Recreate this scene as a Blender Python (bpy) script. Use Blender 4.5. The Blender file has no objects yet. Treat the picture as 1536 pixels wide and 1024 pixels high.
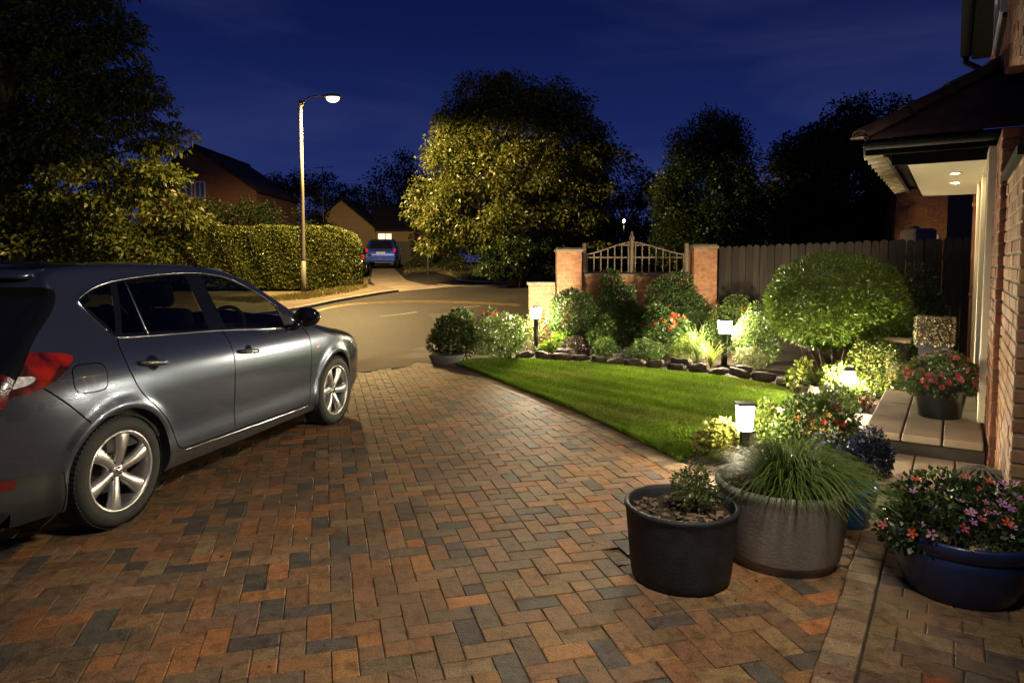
import bpy, bmesh, math, random
import numpy as np
from mathutils import Vector, Matrix
from mathutils.geometry import delaunay_2d_cdt
random.seed(7); RNG = np.random.default_rng(7)
SC = bpy.context.scene; COL = SC.collection
PI = math.pi
# ---------------------------------------------------------------- camera numbers (1536 x 1024 photo)
F_PX, PITCH, EYE, YPP = 1024.0, math.radians(3.6), 1.53, 457.4
_F = Vector((0, math.cos(PITCH), -math.sin(PITCH))); _U = Vector((0, math.sin(PITCH), math.cos(PITCH)))
CAMP = Vector((0, 0, EYE))
def ray(px, py): return _F + Vector((1, 0, 0)) * ((px - 768) / F_PX) + _U * ((YPP - py) / F_PX)
def gp(px, py, z=0.0):
    r = ray(px, py); k = (z - EYE) / r.z
    return CAMP + r * k
def at(px, py, Y):
    r = ray(px, py); return CAMP + r * (Y / r.y)
def hgt(Y):
    """height of the ground: flat near the house, climbing gently beyond the road"""
    if Y < 15: return 0.0
    if Y < 40: return .035 * (Y - 15) + .0006 * (Y - 15) ** 2
    return 1.25 + .01 * (min(Y, 62) - 40)
def gpt(px, py):
    """point of the sloping ground seen at a pixel"""
    z = 0.0
    for _ in range(40):
        p = gp(px, py, z); z = .5 * z + .5 * hgt(p.y)
    p.z = hgt(p.y); return p
# ---------------------------------------------------------------- object bookkeeping
def link(o, parent=None):
    COL.objects.link(o)
    if parent is not None: o.parent = parent
    return o
def tag(o, label=None, cat=None, group=None, kind=None):
    if label: o['label'] = label
    if cat: o['category'] = cat
    if group: o['group'] = group
    if kind: o['kind'] = kind
    return o
def thing(name, label, cat, loc=(0, 0, 0), rz=0.0, group=None):
    o = bpy.data.objects.new(name, None); link(o)
    o.location = loc; o.rotation_euler = (0, 0, rz); o.empty_display_size = .2
    return tag(o, label, cat, group)
def copy_tree(o, parent=None):
    c = o.copy(); link(c)
    if parent is not None: c.parent = parent
    for ch in o.children: copy_tree(ch, c)
    return c
def np_mesh(name, V, F, mats, parent=None, smooth=False, col=None, uv=None, midx=None, link_it=True):
    """V (N,3), F (M,k) arrays"""
    V = np.asarray(V, np.float32); F = np.asarray(F, np.int32); M, k = F.shape
    me = bpy.data.meshes.new(name)
    me.vertices.add(len(V)); me.vertices.foreach_set('co', V.ravel())
    me.loops.add(M * k); me.loops.foreach_set('vertex_index', F.ravel())
    me.polygons.add(M); me.polygons.foreach_set('loop_start', np.arange(0, M * k, k, dtype=np.int32))
    me.polygons.foreach_set('loop_total', np.full(M, k, np.int32))
    if smooth: me.polygons.foreach_set('use_smooth', np.ones(M, bool))
    for m in (mats if isinstance(mats, (list, tuple)) else [mats]): me.materials.append(m)
    if midx is not None: me.polygons.foreach_set('material_index', np.asarray(midx, np.int32))
    if col is not None:
        a = me.attributes.new('Col', 'FLOAT_COLOR', 'POINT')
        c4 = np.ones((len(V), 4), np.float32); c4[:, :3] = col; a.data.foreach_set('color', c4.ravel())
    if uv is not None:
        u = me.uv_layers.new(name='UV'); u.data.foreach_set('uv', np.asarray(uv, np.float32).ravel())
    me.update(); me.validate()
    o = bpy.data.objects.new(name, me)
    if link_it: link(o, parent)
    return o
def frame_of(d):
    d = d.normalized(); a = Vector((0, 0, 1)) if abs(d.z) < .95 else Vector((1, 0, 0))
    u = d.cross(a).normalized(); return u, d.cross(u).normalized()
class MB:
    """collects shapes; build() links them as one mesh object with metre-scaled UVs"""
    def __init__(s): s.v = []; s.f = []; s.m = []; s.sm = []
    def add(s, vs, fs, m=0, smooth=False):
        b = len(s.v); s.v += [tuple(v) for v in vs]
        for f in fs: s.f.append(tuple(i + b for i in f)); s.m.append(m); s.sm.append(smooth)
        return s
    def box(s, c, d, rz=0.0, m=0, bev=0.0, mat=None):
        hx, hy, hz = d[0] / 2, d[1] / 2, d[2] / 2
        if bev <= 0:
            vs = [Vector((x * hx, y * hy, z * hz)) for x in (-1, 1) for y in (-1, 1) for z in (-1, 1)]
            fs = [(0, 1, 3, 2), (4, 6, 7, 5), (0, 4, 5, 1), (2, 3, 7, 6), (0, 2, 6, 4), (1, 5, 7, 3)]
        else:
            bm = bmesh.new(); bmesh.ops.create_cube(bm, size=1)
            for v in bm.verts: v.co = Vector((v.co.x * d[0], v.co.y * d[1], v.co.z * d[2]))
            bmesh.ops.bevel(bm, geom=bm.edges[:], offset=min(bev, min(d) * .45), segments=2, affect='EDGES', profile=.5)
            vs = [v.co.copy() for v in bm.verts]; fs = [[v.index for v in f.verts] for f in bm.faces]; bm.free()
        M = Matrix.Translation(Vector(c)) @ (mat if mat is not None else Matrix.Rotation(rz, 4, 'Z'))
        return s.add([M @ v for v in vs], fs, m, bev > 0 and False)
    def tube(s, pts, rad, n=8, m=0, smooth=True, caps=True, closed=False):
        pts = [Vector(p) for p in pts]; k = len(pts)
        if not isinstance(rad, (list, tuple)): rad = [rad] * k
        vs = []; fs = []; pu = None
        for i, p in enumerate(pts):
            if closed: d = pts[(i + 1) % k] - pts[i - 1]
            else: d = pts[min(i + 1, k - 1)] - pts[max(i - 1, 0)]
            if d.length < 1e-9: d = Vector((0, 0, 1))
            d.normalize()
            if pu is None: u, w = frame_of(d)
            else:
                u = (pu - d * pu.dot(d))
                if u.length < 1e-6: u, w = frame_of(d)
                u.normalize(); w = d.cross(u)
            pu = u
            for j in range(n):
                a = 2 * PI * j / n; vs.append(p + (u * math.cos(a) + w * math.sin(a)) * rad[i])
        for i in range(k if closed else k - 1):
            i2 = (i + 1) % k
            for j in range(n):
                j2 = (j + 1) % n; fs.append((i * n + j, i * n + j2, i2 * n + j2, i2 * n + j))
        if caps and not closed:
            fs.append(tuple(range(n - 1, -1, -1))); fs.append(tuple((k - 1) * n + j for j in range(n)))
        return s.add(vs, fs, m, smooth)
    def lathe(s, prof, c=(0, 0, 0), n=32, m=0, smooth=True, axis='z', wob=None):
        """prof list of (r, z)"""
        vs = []; fs = []; k = len(prof)
        for i, (r, z) in enumerate(prof):
            for j in range(n):
                a = 2 * PI * j / n; rr = r * (1 + (wob(a, z) if wob else 0))
                if axis == 'z': v = (c[0] + rr * math.cos(a), c[1] + rr * math.sin(a), c[2] + z)
                else: v = (c[0] + rr * math.cos(a), c[1] + z, c[2] + rr * math.sin(a))
                vs.append(v)
        for i in range(k - 1):
            for j in range(n):
                j2 = (j + 1) % n
                f = (i * n + j, i * n + j2, (i + 1) * n + j2, (i + 1) * n + j)
                fs.append(f if axis == 'z' else f[::-1])
        return s.add(vs, fs, m, smooth)
    def prism(s, poly, z0, z1, m=0, T=None, smooth=False):
        """vertical prism over a list of (x, y)"""
        n = len(poly); vs = [Vector((x, y, z0)) for x, y in poly] + [Vector((x, y, z1)) for x, y in poly]
        fs = [tuple(range(n - 1, -1, -1)), tuple(range(n, 2 * n))] + [(i, (i + 1) % n, (i + 1) % n + n, i + n) for i in range(n)]
        if T is not None: vs = [T @ v for v in vs]
        return s.add(vs, fs, m, smooth)
    def build(s, name, mats, parent=None, smooth=None, bevel=0.0, recalc=True):
        me = bpy.data.meshes.new(name); me.from_pydata(s.v, [], s.f)
        for m in (mats if isinstance(mats, (list, tuple)) else [mats]): me.materials.append(m)
        me.polygons.foreach_set('material_index', s.m)
        me.polygons.foreach_set('use_smooth', [bool(x) if smooth is None else smooth for x in s.sm])
        if recalc or bevel:
            bm = bmesh.new(); bm.from_mesh(me)
            if bevel: bmesh.ops.bevel(bm, geom=bm.edges[:], offset=bevel, segments=2, affect='EDGES', profile=.6)
            bmesh.ops.recalc_face_normals(bm, faces=bm.faces); bm.to_mesh(me); bm.free()
        uv = me.uv_layers.new(name='UV').data
        for p in me.polygons:
            n = p.normal
            for li in p.loop_indices:
                co = me.vertices[me.loops[li].vertex_index].co
                if abs(n.z) > .75: uv[li].uv = (co.x, co.y)
                else:
                    h = math.hypot(n.x, n.y) or 1
                    uv[li].uv = ((-n.y * co.x + n.x * co.y) / h, co.z)
        me.update(); o = bpy.data.objects.new(name, me); return link(o, parent)
def catmull(pts, seg=8, closed=False):
    P = [np.array(p, float) for p in pts]; n = len(P); out = []
    rng = range(n) if closed else range(n - 1)
    for i in rng:
        if closed: p0, p1, p2, p3 = P[i - 1], P[i], P[(i + 1) % n], P[(i + 2) % n]
        else: p0, p1, p2, p3 = P[max(i - 1, 0)], P[i], P[i + 1], P[min(i + 2, n - 1)]
        for k in range(seg):
            t = k / seg
            out.append(.5 * ((2 * p1) + (-p0 + p2) * t + (2 * p0 - 5 * p1 + 4 * p2 - p3) * t * t + (-p0 + 3 * p1 - 3 * p2 + p3) * t ** 3))
    if not closed: out.append(P[-1])
    return np.array(out)
def resample(P, step, closed=False):
    P = np.asarray(P, float)
    if closed: P = np.vstack([P, P[:1]])
    d = np.r_[0, np.cumsum(np.linalg.norm(np.diff(P, axis=0), axis=1))]
    n = max(2, int(round(d[-1] / step)) + 1); t = np.linspace(0, d[-1], n)
    Q = np.stack([np.interp(t, d, P[:, k]) for k in range(P.shape[1])], 1)
    return Q[:-1] if closed else Q
def inpoly(P, poly):
    P = np.atleast_2d(P); poly = np.asarray(poly); x, y = P[:, 0], P[:, 1]; r = np.zeros(len(P), bool)
    a = poly; b = np.roll(poly, -1, axis=0)
    for (x0, y0), (x1, y1) in zip(a[:, :2], b[:, :2]):
        c = ((y0 > y) != (y1 > y)); r ^= c & (x < (x1 - x0) * (y - y0) / ((y1 - y0) if y1 != y0 else 1e-12) + x0)
    return r
def sheet(name, poly, mat, off=0.0, step=.8, kind='structure', follow=True, parent=None, label=None, bump=0.0):
    """a flat polygon (x, y) laid on the ground, cut in strips so that it follows the slope"""
    bm = bmesh.new(); f = bm.faces.new([bm.verts.new((p[0], p[1], 0)) for p in poly])
    ys = [p[1] for p in poly]; y = max(min(ys), 14.0) if follow else 1e9
    while y < max(ys) and y < 64:
        y += step; bmesh.ops.bisect_plane(bm, geom=bm.verts[:] + bm.edges[:] + bm.faces[:], plane_co=(0, y, 0), plane_no=(0, 1, 0))
    for v in bm.verts: v.co.z = hgt(v.co.y) + off
    bmesh.ops.triangulate(bm, faces=bm.faces)
    bmesh.ops.recalc_face_normals(bm, faces=bm.faces)
    for f in bm.faces:
        if f.normal.z < 0: f.normal_flip()
        f.smooth = follow
    me = bpy.data.meshes.new(name); bm.to_mesh(me); bm.free(); me.materials.append(mat)
    o = bpy.data.objects.new(name, me); link(o, parent)
    if kind: o['kind'] = kind
    return o
# ---------------------------------------------------------------- materials
def new_mat(name):
    m = bpy.data.materials.new(name); m.use_nodes = True; nt = m.node_tree
    return m, nt, nt.nodes['Principled BSDF']
def nd(nt, t, **k):
    n = nt.nodes.new(t)
    for a, b in k.items():
        if hasattr(n, a): setattr(n, a, b)
        else: n.inputs[a].default_value = b
    return n
def ramp(nt, stops):
    r = nt.nodes.new('ShaderNodeValToRGB'); cr = r.color_ramp
    while len(cr.elements) > 1: cr.elements.remove(cr.elements[-1])
    cr.elements[0].position = stops[0][0]; cr.elements[0].color = (*stops[0][1], 1)
    for p, c in stops[1:]:
        e = cr.elements.new(p); e.color = (*c, 1)
    return r
def pm(name, c1, c2=None, scale=8.0, rough=.6, metal=0.0, bump=0.0, bscale=None, attr=False, coat=0.0, spec=.5, detail=6, stretch=None, rvar=0.0, bdist=.01):
    m, nt, b = new_mat(name); L = nt.links
    tc = nd(nt, 'ShaderNodeTexCoord'); mp = nd(nt, 'ShaderNodeMapping'); L.new(tc.outputs['Object'], mp.inputs['Vector'])
    if stretch: mp.inputs['Scale'].default_value = stretch
    nz = nd(nt, 'ShaderNodeTexNoise'); nz.inputs['Scale'].default_value = scale; nz.inputs['Detail'].default_value = detail
    L.new(mp.outputs[0], nz.inputs['Vector'])
    c2 = c2 or tuple(x * .8 for x in c1)
    r = ramp(nt, [(.3, c2), (.7, c1)]); L.new(nz.outputs['Fac'], r.inputs[0]); colo = r.outputs[0]
    if attr:
        at_ = nd(nt, 'ShaderNodeAttribute', attribute_name='Col')
        mx = nd(nt, 'ShaderNodeMix', data_type='RGBA', blend_type='MULTIPLY'); mx.inputs[0].default_value = 1
        L.new(colo, mx.inputs[6]); L.new(at_.outputs['Color'], mx.inputs[7]); colo = mx.outputs[2]
    L.new(colo, b.inputs['Base Color'])
    b.inputs['Roughness'].default_value = rough; b.inputs['Metallic'].default_value = metal
    b.inputs['Coat Weight'].default_value = coat; b.inputs['Coat Roughness'].default_value = .04
    b.inputs['Specular IOR Level'].default_value = spec
    if rvar:
        mr = nd(nt, 'ShaderNodeMapRange'); mr.inputs[3].default_value = rough - rvar; mr.inputs[4].default_value = rough + rvar
        L.new(nz.outputs['Fac'], mr.inputs[0]); L.new(mr.outputs[0], b.inputs['Roughness'])
    if bump:
        n2 = nd(nt, 'ShaderNodeTexNoise'); n2.inputs['Scale'].default_value = bscale or scale * 4; n2.inputs['Detail'].default_value = 8
        L.new(mp.outputs[0], n2.inputs['Vector'])
        bp = nd(nt, 'ShaderNodeBump'); bp.inputs['Strength'].default_value = bump; bp.inputs['Distance'].default_value = bdist
        L.new(n2.outputs['Fac'], bp.inputs['Height']); L.new(bp.outputs[0], b.inputs['Normal'])
    return m
def leaf_mat(name, c, var=.35, transl=.3, rough=.45, spec=.4):
    m, nt, b = new_mat(name); L = nt.links
    at_ = nd(nt, 'ShaderNodeAttribute', attribute_name='Col')
    rgb = nd(nt, 'ShaderNodeRGB'); rgb.outputs[0].default_value = (*c, 1)
    mx = nd(nt, 'ShaderNodeMix', data_type='RGBA', blend_type='MULTIPLY'); mx.inputs[0].default_value = 1
    L.new(rgb.outputs[0], mx.inputs[6]); L.new(at_.outputs['Color'], mx.inputs[7])
    L.new(mx.outputs[2], b.inputs['Base Color']); b.inputs['Roughness'].default_value = rough; b.inputs['Specular IOR Level'].default_value = spec
    tr = nd(nt, 'ShaderNodeBsdfTranslucent'); L.new(mx.outputs[2], tr.inputs[0])
    ms = nd(nt, 'ShaderNodeMixShader'); ms.inputs[0].default_value = transl
    L.new(b.outputs[0], ms.inputs[1]); L.new(tr.outputs[0], ms.inputs[2])
    L.new(ms.outputs[0], nt.nodes['Material Output'].inputs['Surface'])
    return m
def emit_mat(name, c, s):
    m, nt, b = new_mat(name); nt.nodes.remove(b); e = nd(nt, 'ShaderNodeEmission'); e.inputs[0].default_value = (*c, 1); e.inputs[1].default_value = s
    nt.links.new(e.outputs[0], nt.nodes['Material Output'].inputs['Surface']); return m
def brick_mat(name, c1, c2, mortar, w=.225, h=.075, ms=.01, bump=.6, rough=.8):
    m, nt, b = new_mat(name); L = nt.links
    tc = nd(nt, 'ShaderNodeTexCoord'); br = nd(nt, 'ShaderNodeTexBrick')
    L.new(tc.outputs['UV'], br.inputs['Vector'])
    br.inputs['Color1'].default_value = (*c1, 1); br.inputs['Color2'].default_value = (*c2, 1); br.inputs['Mortar'].default_value = (*mortar, 1)
    br.inputs['Scale'].default_value = 1; br.inputs['Mortar Size'].default_value = ms * .6; br.inputs['Mortar Smooth'].default_value = .3
    br.inputs['Brick Width'].default_value = w; br.inputs['Row Height'].default_value = h; br.inputs['Bias'].default_value = 0
    nz = nd(nt, 'ShaderNodeTexNoise'); nz.inputs['Scale'].default_value = 14; nz.inputs['Detail'].default_value = 8; L.new(tc.outputs['UV'], nz.inputs['Vector'])
    mr = nd(nt, 'ShaderNodeMapRange'); mr.inputs[1].default_value = .3; mr.inputs[2].default_value = .7; mr.inputs[3].default_value = .62; mr.inputs[4].default_value = 1.2
    L.new(nz.outputs['Fac'], mr.inputs[0])
    mx = nd(nt, 'ShaderNodeVectorMath', operation='SCALE'); L.new(br.outputs['Color'], mx.inputs[0]); L.new(mr.outputs[0], mx.inputs['Scale'])
    L.new(mx.outputs[0], b.inputs['Base Color']); b.inputs['Roughness'].default_value = rough
    ad = nd(nt, 'ShaderNodeMath', operation='MULTIPLY_ADD'); L.new(br.outputs['Fac'], ad.inputs[0]); ad.inputs[1].default_value = -1.2; L.new(nz.outputs['Fac'], ad.inputs[2])
    bp = nd(nt, 'ShaderNodeBump'); bp.inputs['Strength'].default_value = bump; bp.inputs['Distance'].default_value = .012
    L.new(ad.outputs[0], bp.inputs['Height']); L.new(bp.outputs[0], b.inputs['Normal'])
    return m
def spot(name, loc, target, power, color, angle, blend, rad):
    l = bpy.data.lights.new(name, 'SPOT'); l.energy = power; l.color = color; l.spot_size = math.radians(angle); l.spot_blend = blend; l.shadow_soft_size = rad
    o = bpy.data.objects.new(name, l); link(o); o.location = loc; o.rotation_euler = (Vector(target) - Vector(loc)).to_track_quat('-Z', 'Y').to_euler(); return o
M = {}
def asphalt_mat():
    m, nt, b = new_mat('asphalt'); L = nt.links; tc = nd(nt, 'ShaderNodeTexCoord')
    def nz(sc, det=6):
        n = nd(nt, 'ShaderNodeTexNoise'); n.inputs['Scale'].default_value = sc; n.inputs['Detail'].default_value = det; L.new(tc.outputs['Object'], n.inputs['Vector']); return n
    def mul(a, bb):
        x = nd(nt, 'ShaderNodeMix', data_type='RGBA', blend_type='MULTIPLY'); x.inputs[0].default_value = 1; L.new(a, x.inputs[6]); L.new(bb, x.inputs[7]); return x.outputs[2]
    n1, n2, n3 = nz(.33, 6), nz(17, 4), nz(70, 3)
    r1 = ramp(nt, [(.32, (.011, .0105, .010)), (.5, (.019, .0178, .0165)), (.68, (.029, .0265, .0235))]); L.new(n1.outputs['Fac'], r1.inputs[0])
    r2 = ramp(nt, [(.36, (.5, .5, .5)), (.55, (1, 1, 1)), (.66, (2.3, 2.2, 2.0))]); L.new(n2.outputs['Fac'], r2.inputs[0])
    r3 = ramp(nt, [(.36, (.5, .5, .5)), (.55, (1, 1, 1)), (.68, (2.2, 2.1, 2.0))]); L.new(n3.outputs['Fac'], r3.inputs[0])
    L.new(mul(mul(r1.outputs[0], r2.outputs[0]), r3.outputs[0]), b.inputs['Base Color']); b.inputs['Roughness'].default_value = .72; b.inputs['Specular IOR Level'].default_value = .3
    ad = nd(nt, 'ShaderNodeMath', operation='ADD'); L.new(n2.outputs['Fac'], ad.inputs[0]); L.new(n3.outputs['Fac'], ad.inputs[1])
    bp = nd(nt, 'ShaderNodeBump'); bp.inputs['Strength'].default_value = .7; bp.inputs['Distance'].default_value = .012; L.new(ad.outputs[0], bp.inputs['Height']); L.new(bp.outputs[0], b.inputs['Normal'])
    return m
M['asphalt'] = asphalt_mat()
M['patch'] = pm('newer tarmac patch', (.03, .028, .027), (.018, .017, .017), 30, .75, bump=.8, bscale=60, bdist=.01)
M['iron'] = pm('cast iron', (.05, .042, .035), (.03, .026, .022), 30, .6, metal=.5, bump=.6)
M['apron'] = pm('apron concrete', (.19, .16, .12), (.10, .085, .07), 1.6, .85, bump=.4, bscale=60)
M['pavement'] = pm('pavement', (.13, .098, .062), (.075, .056, .037), 1.1, .9, bump=.5, bscale=30)
M['kerbstone'] = pm('kerbstone', (.33, .30, .25), (.22, .2, .17), 3, .85, bump=.3)
M['verge'] = pm('verge soil and dry grass', (.16, .12, .055), (.07, .065, .025), .7, .95, bump=1, bscale=25, bdist=.05)
M['soil'] = pm('bark and soil', (.07, .045, .03), (.022, .015, .01), 22, .95, bump=1, bscale=60, bdist=.03)
M['white_line'] = pm('white road paint', (.42, .41, .38), (.2, .19, .18), 9, .7)
M['yellow_line'] = pm('yellow road paint', (.5, .3, .05), (.22, .14, .04), 6, .7)
M['joint'] = pm('jointing sand', (.05, .04, .025), (.018, .015, .01), 12, .95, bump=.5)
def paver_mat():
    m, nt, b = new_mat('clay paver'); L = nt.links; tc = nd(nt, 'ShaderNodeTexCoord'); at_ = nd(nt, 'ShaderNodeAttribute', attribute_name='Col')
    def nz(sc, det=6, ds=0.0):
        n = nd(nt, 'ShaderNodeTexNoise'); n.inputs['Scale'].default_value = sc; n.inputs['Detail'].default_value = det; n.inputs['Distortion'].default_value = ds; L.new(tc.outputs['Object'], n.inputs['Vector']); return n
    def mul(a, bb):
        x = nd(nt, 'ShaderNodeMix', data_type='RGBA', blend_type='MULTIPLY'); x.inputs[0].default_value = 1; L.new(a, x.inputs[6]); L.new(bb, x.inputs[7]); return x.outputs[2]
    n1, n2, n3 = nz(19, 8, .6), nz(140, 6), nz(1.1, 5)
    r1 = ramp(nt, [(.28, (.55, .53, .52)), (.5, (.95, .95, .95)), (.72, (1.2, 1.15, 1.1))]); L.new(n1.outputs['Fac'], r1.inputs[0])
    r2 = ramp(nt, [(.3, (.55, .55, .55)), (.52, (1, 1, 1)), (.68, (1.35, 1.3, 1.25)), (.8, (2.1, 2, 1.9))]); L.new(n2.outputs['Fac'], r2.inputs[0])
    r3 = ramp(nt, [(.3, (.68, .68, .68)), (.6, (1.05, 1.05, 1.05))]); L.new(n3.outputs['Fac'], r3.inputs[0])
    L.new(mul(mul(mul(at_.outputs['Color'], r1.outputs[0]), r2.outputs[0]), r3.outputs[0]), b.inputs['Base Color'])
    mr = nd(nt, 'ShaderNodeMapRange'); mr.inputs[3].default_value = .42; mr.inputs[4].default_value = .85; L.new(n1.outputs['Fac'], mr.inputs[0]); L.new(mr.outputs[0], b.inputs['Roughness']); b.inputs['Specular IOR Level'].default_value = .45
    ad = nd(nt, 'ShaderNodeMath', operation='MULTIPLY_ADD'); L.new(n1.outputs['Fac'], ad.inputs[0]); ad.inputs[1].default_value = 1.6; L.new(n2.outputs['Fac'], ad.inputs[2])
    bp = nd(nt, 'ShaderNodeBump'); bp.inputs['Strength'].default_value = .85; bp.inputs['Distance'].default_value = .0045; L.new(ad.outputs[0], bp.inputs['Height']); L.new(bp.outputs[0], b.inputs['Normal'])
    return m
M['paver'] = paver_mat()
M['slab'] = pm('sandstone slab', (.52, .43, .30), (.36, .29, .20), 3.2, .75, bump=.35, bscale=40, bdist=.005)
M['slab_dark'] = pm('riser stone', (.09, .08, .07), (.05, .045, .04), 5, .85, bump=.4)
M['lawn_base'] = pm('turf', (.05, .08, .015), (.03, .04, .01), 14, .95, bump=.6)
M['grass'] = leaf_mat('grass blade', (.085, .15, .018), transl=.35, rough=.5)
M['rock'] = pm('dark walling stone', (.105, .075, .055), (.03, .022, .018), 7, .85, bump=1, bscale=24, bdist=.02)
M['paint'] = pm('grey metallic paint', (.090, .110, .168), (.081, .099, .152), 260, .25, metal=.8, coat=1.0, detail=2)
M['gap'] = pm('panel gap', (.004, .004, .004), None, 5, .9, spec=.1)
M['blackplastic'] = pm('black plastic', (.018, .018, .019), (.012, .012, .012), 40, .5, bump=.1)
M['darktrim'] = pm('dark trim', (.05, .05, .055), (.04, .04, .045), 30, .42)
M['gloss_black'] = pm('gloss black', (.008, .008, .009), None, 5, .12, coat=.5)
M['chrome'] = pm('bright trim', (.75, .75, .76), (.68, .68, .7), 20, .16, metal=1)
M['alloy'] = pm('alloy wheel', (.62, .61, .6), (.55, .54, .53), 30, .3, metal=.85, coat=.3)
M['tyre'] = pm('tyre rubber', (.02, .02, .02), (.012, .012, .012), 25, .72, bump=.3, bscale=80)
M['disc'] = pm('brake disc', (.2, .19, .18), (.12, .11, .1), 12, .45, metal=.9)
M['interior'] = pm('interior trim', (.07, .068, .064), (.04, .04, .04), 20, .85)
M['seatcloth'] = pm('seat cloth', (.09, .088, .085), (.05, .05, .05), 60, .9, bump=.4)
M['lamp_clear'] = pm('clear lamp lens', (.6, .6, .62), (.3, .3, .32), 60, .15, coat=1, bump=.6, bscale=70, metal=.5)
M['amber'] = pm('amber lens', (.55, .2, .06), None, 20, .2, coat=1)
M['blue_paint'] = pm('blue metallic paint', (.02, .06, .42), (.015, .05, .36), 90, .3, metal=.5, coat=1)
M['dark_car'] = pm('dark car paint', (.02, .02, .03), None, 90, .25, metal=.4, coat=1)
def glass_mat(name, tint, trans, rough=.02):
    m, nt, b = new_mat(name); nt.nodes.remove(b); L = nt.links
    g = nd(nt, 'ShaderNodeBsdfGlossy'); g.inputs['Roughness'].default_value = rough; g.inputs[0].default_value = (.95, .95, .95, 1)
    t = nd(nt, 'ShaderNodeBsdfTransparent'); t.inputs[0].default_value = (*tint, 1)
    lw = nd(nt, 'ShaderNodeLayerWeight'); lw.inputs[0].default_value = .5; pw = nd(nt, 'ShaderNodeMath', operation='POWER'); L.new(lw.outputs['Facing'], pw.inputs[0]); pw.inputs[1].default_value = 4; fr = nd(nt, 'ShaderNodeMath', operation='MULTIPLY_ADD'); L.new(pw.outputs[0], fr.inputs[0]); fr.inputs[1].default_value = .6; fr.inputs[2].default_value = .05
    ms = nd(nt, 'ShaderNodeMixShader'); L.new(fr.outputs[0], ms.inputs[0]); L.new(t.outputs[0], ms.inputs[1]); L.new(g.outputs[0], ms.inputs[2])
    L.new(ms.outputs[0], nt.nodes['Material Output'].inputs['Surface']); return m
M['car_glass'] = glass_mat('car glass', (.42, .46, .42), 1)
M['car_glass_dark'] = glass_mat('privacy glass', (.16, .17, .17), 1)
def tail_mat():
    m, nt, b = new_mat('tail lamp lens'); L = nt.links
    tc = nd(nt, 'ShaderNodeTexCoord'); v = nd(nt, 'ShaderNodeTexVoronoi'); v.inputs['Scale'].default_value = 130; L.new(tc.outputs['Object'], v.inputs['Vector'])
    n = nd(nt, 'ShaderNodeTexNoise'); n.inputs['Scale'].default_value = 9; L.new(tc.outputs['Object'], n.inputs['Vector'])
    r = ramp(nt, [(.44, (.03, .002, .002)), (.64, (.30, .010, .005))]); L.new(n.outputs['Fac'], r.inputs[0]); L.new(r.outputs[0], b.inputs['Base Color'])
    b.inputs['Roughness'].default_value = .25; b.inputs['Coat Weight'].default_value = 1; b.inputs['Coat Roughness'].default_value = .02
    bp = nd(nt, 'ShaderNodeBump'); bp.inputs['Strength'].default_value = .35; bp.inputs['Distance'].default_value = .002; L.new(v.outputs['Distance'], bp.inputs['Height']); L.new(bp.outputs[0], b.inputs['Normal'])
    return m
M['tail_red'] = tail_mat()
M['dark_red'] = pm('dark red lens', (.12, .006, .006), None, 20, .2, coat=1)
M['galv'] = pm('galvanised post', (.17, .15, .12), (.10, .09, .075), 6, .6, metal=.2, stretch=(1, 1, .2))
M['timber_post'] = pm('weathered timber', (.25, .22, .17), (.15, .13, .1), 8, .8, stretch=(1, 1, .15), bump=.3)
M['fence'] = pm('fence boards', (.030, .020, .013), (.010, .007, .005), 5, .85, bump=.6, stretch=(6, 6, .35), attr=True)
M['trellis'] = pm('trellis paint', (.20, .14, .09), (.12, .085, .055), 20, .7)
M['brick_red'] = brick_mat('garden brick', (.36, .15, .06), (.28, .105, .045), (.26, .22, .17))
M['brick_dark'] = brick_mat('dark house brick', (.22, .09, .045), (.15, .06, .035), (.10, .08, .07))
M['brick_mid'] = brick_mat('brown house brick', (.34, .15, .07), (.26, .11, .055), (.2, .15, .11))
M['brick_tan'] = brick_mat('pale brick', (.58, .44, .22), (.5, .37, .18), (.35, .3, .22))
M['hbrick'] = pm('house brick', (1, 1, 1), (.7, .68, .66), 18, .8, bump=.9, bscale=70, attr=True, bdist=.004)
M['mortar'] = pm('mortar', (.22, .17, .12), (.14, .11, .08), 12, .9, bump=.5)
M['cap'] = pm('coping stone', (.22, .17, .12), (.14, .11, .08), 10, .85, bump=.4)
M['cream'] = pm('cream paint', (.72, .64, .46), (.66, .58, .41), 3, .5)
M['soffit'] = pm('soffit board', (.74, .67, .49), (.68, .61, .44), 1.5, .55)
M['gutter'] = pm('black gutter', (.010, .010, .011), (.004, .004, .004), 10, .75, spec=.1)
M['rooftile'] = pm('brown roof tile', (.17, .085, .055), (.08, .048, .036), 9, .8, bump=.6, bscale=50)
M['roof_dark'] = pm('dark roof', (.03, .024, .022), (.018, .015, .014), 4, .85, bump=.4, bscale=20)
M['verge_tile'] = pm('clay verge tile', (.26, .20, .10), (.15, .11, .06), 16, .7, bump=.4)
M['terracotta'] = pm('terracotta pipe', (.4, .17, .09), (.3, .12, .07), 5, .6)
M['door_grey'] = pm('door paint', (.05, .06, .06), (.04, .048, .048), 6, .4)
M['pot_dark'] = pm('charcoal pot', (.020, .022, .027), (.009, .010, .013), 14, .62, bump=.35, bscale=90, rvar=.12)
M['pot_grey'] = pm('concrete pot', (.31, .295, .265), (.20, .19, .17), 4.5, .72, bump=.3, bscale=70, detail=9)
M['pot_blue'] = pm('blue glazed pot', (.008, .024, .095), (.005, .014, .06), 7, .42, coat=.35)
M['pot_teal'] = pm('bright blue pot', (.01, .12, .26), (.008, .08, .2), 7, .35, coat=.4)
M['pot_black'] = pm('black plastic pot', (.022, .024, .028), (.014, .015, .018), 12, .35, coat=.2)
M['trough'] = pm('grey trough', (.13, .12, .11), (.08, .075, .07), 10, .7)
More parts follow.
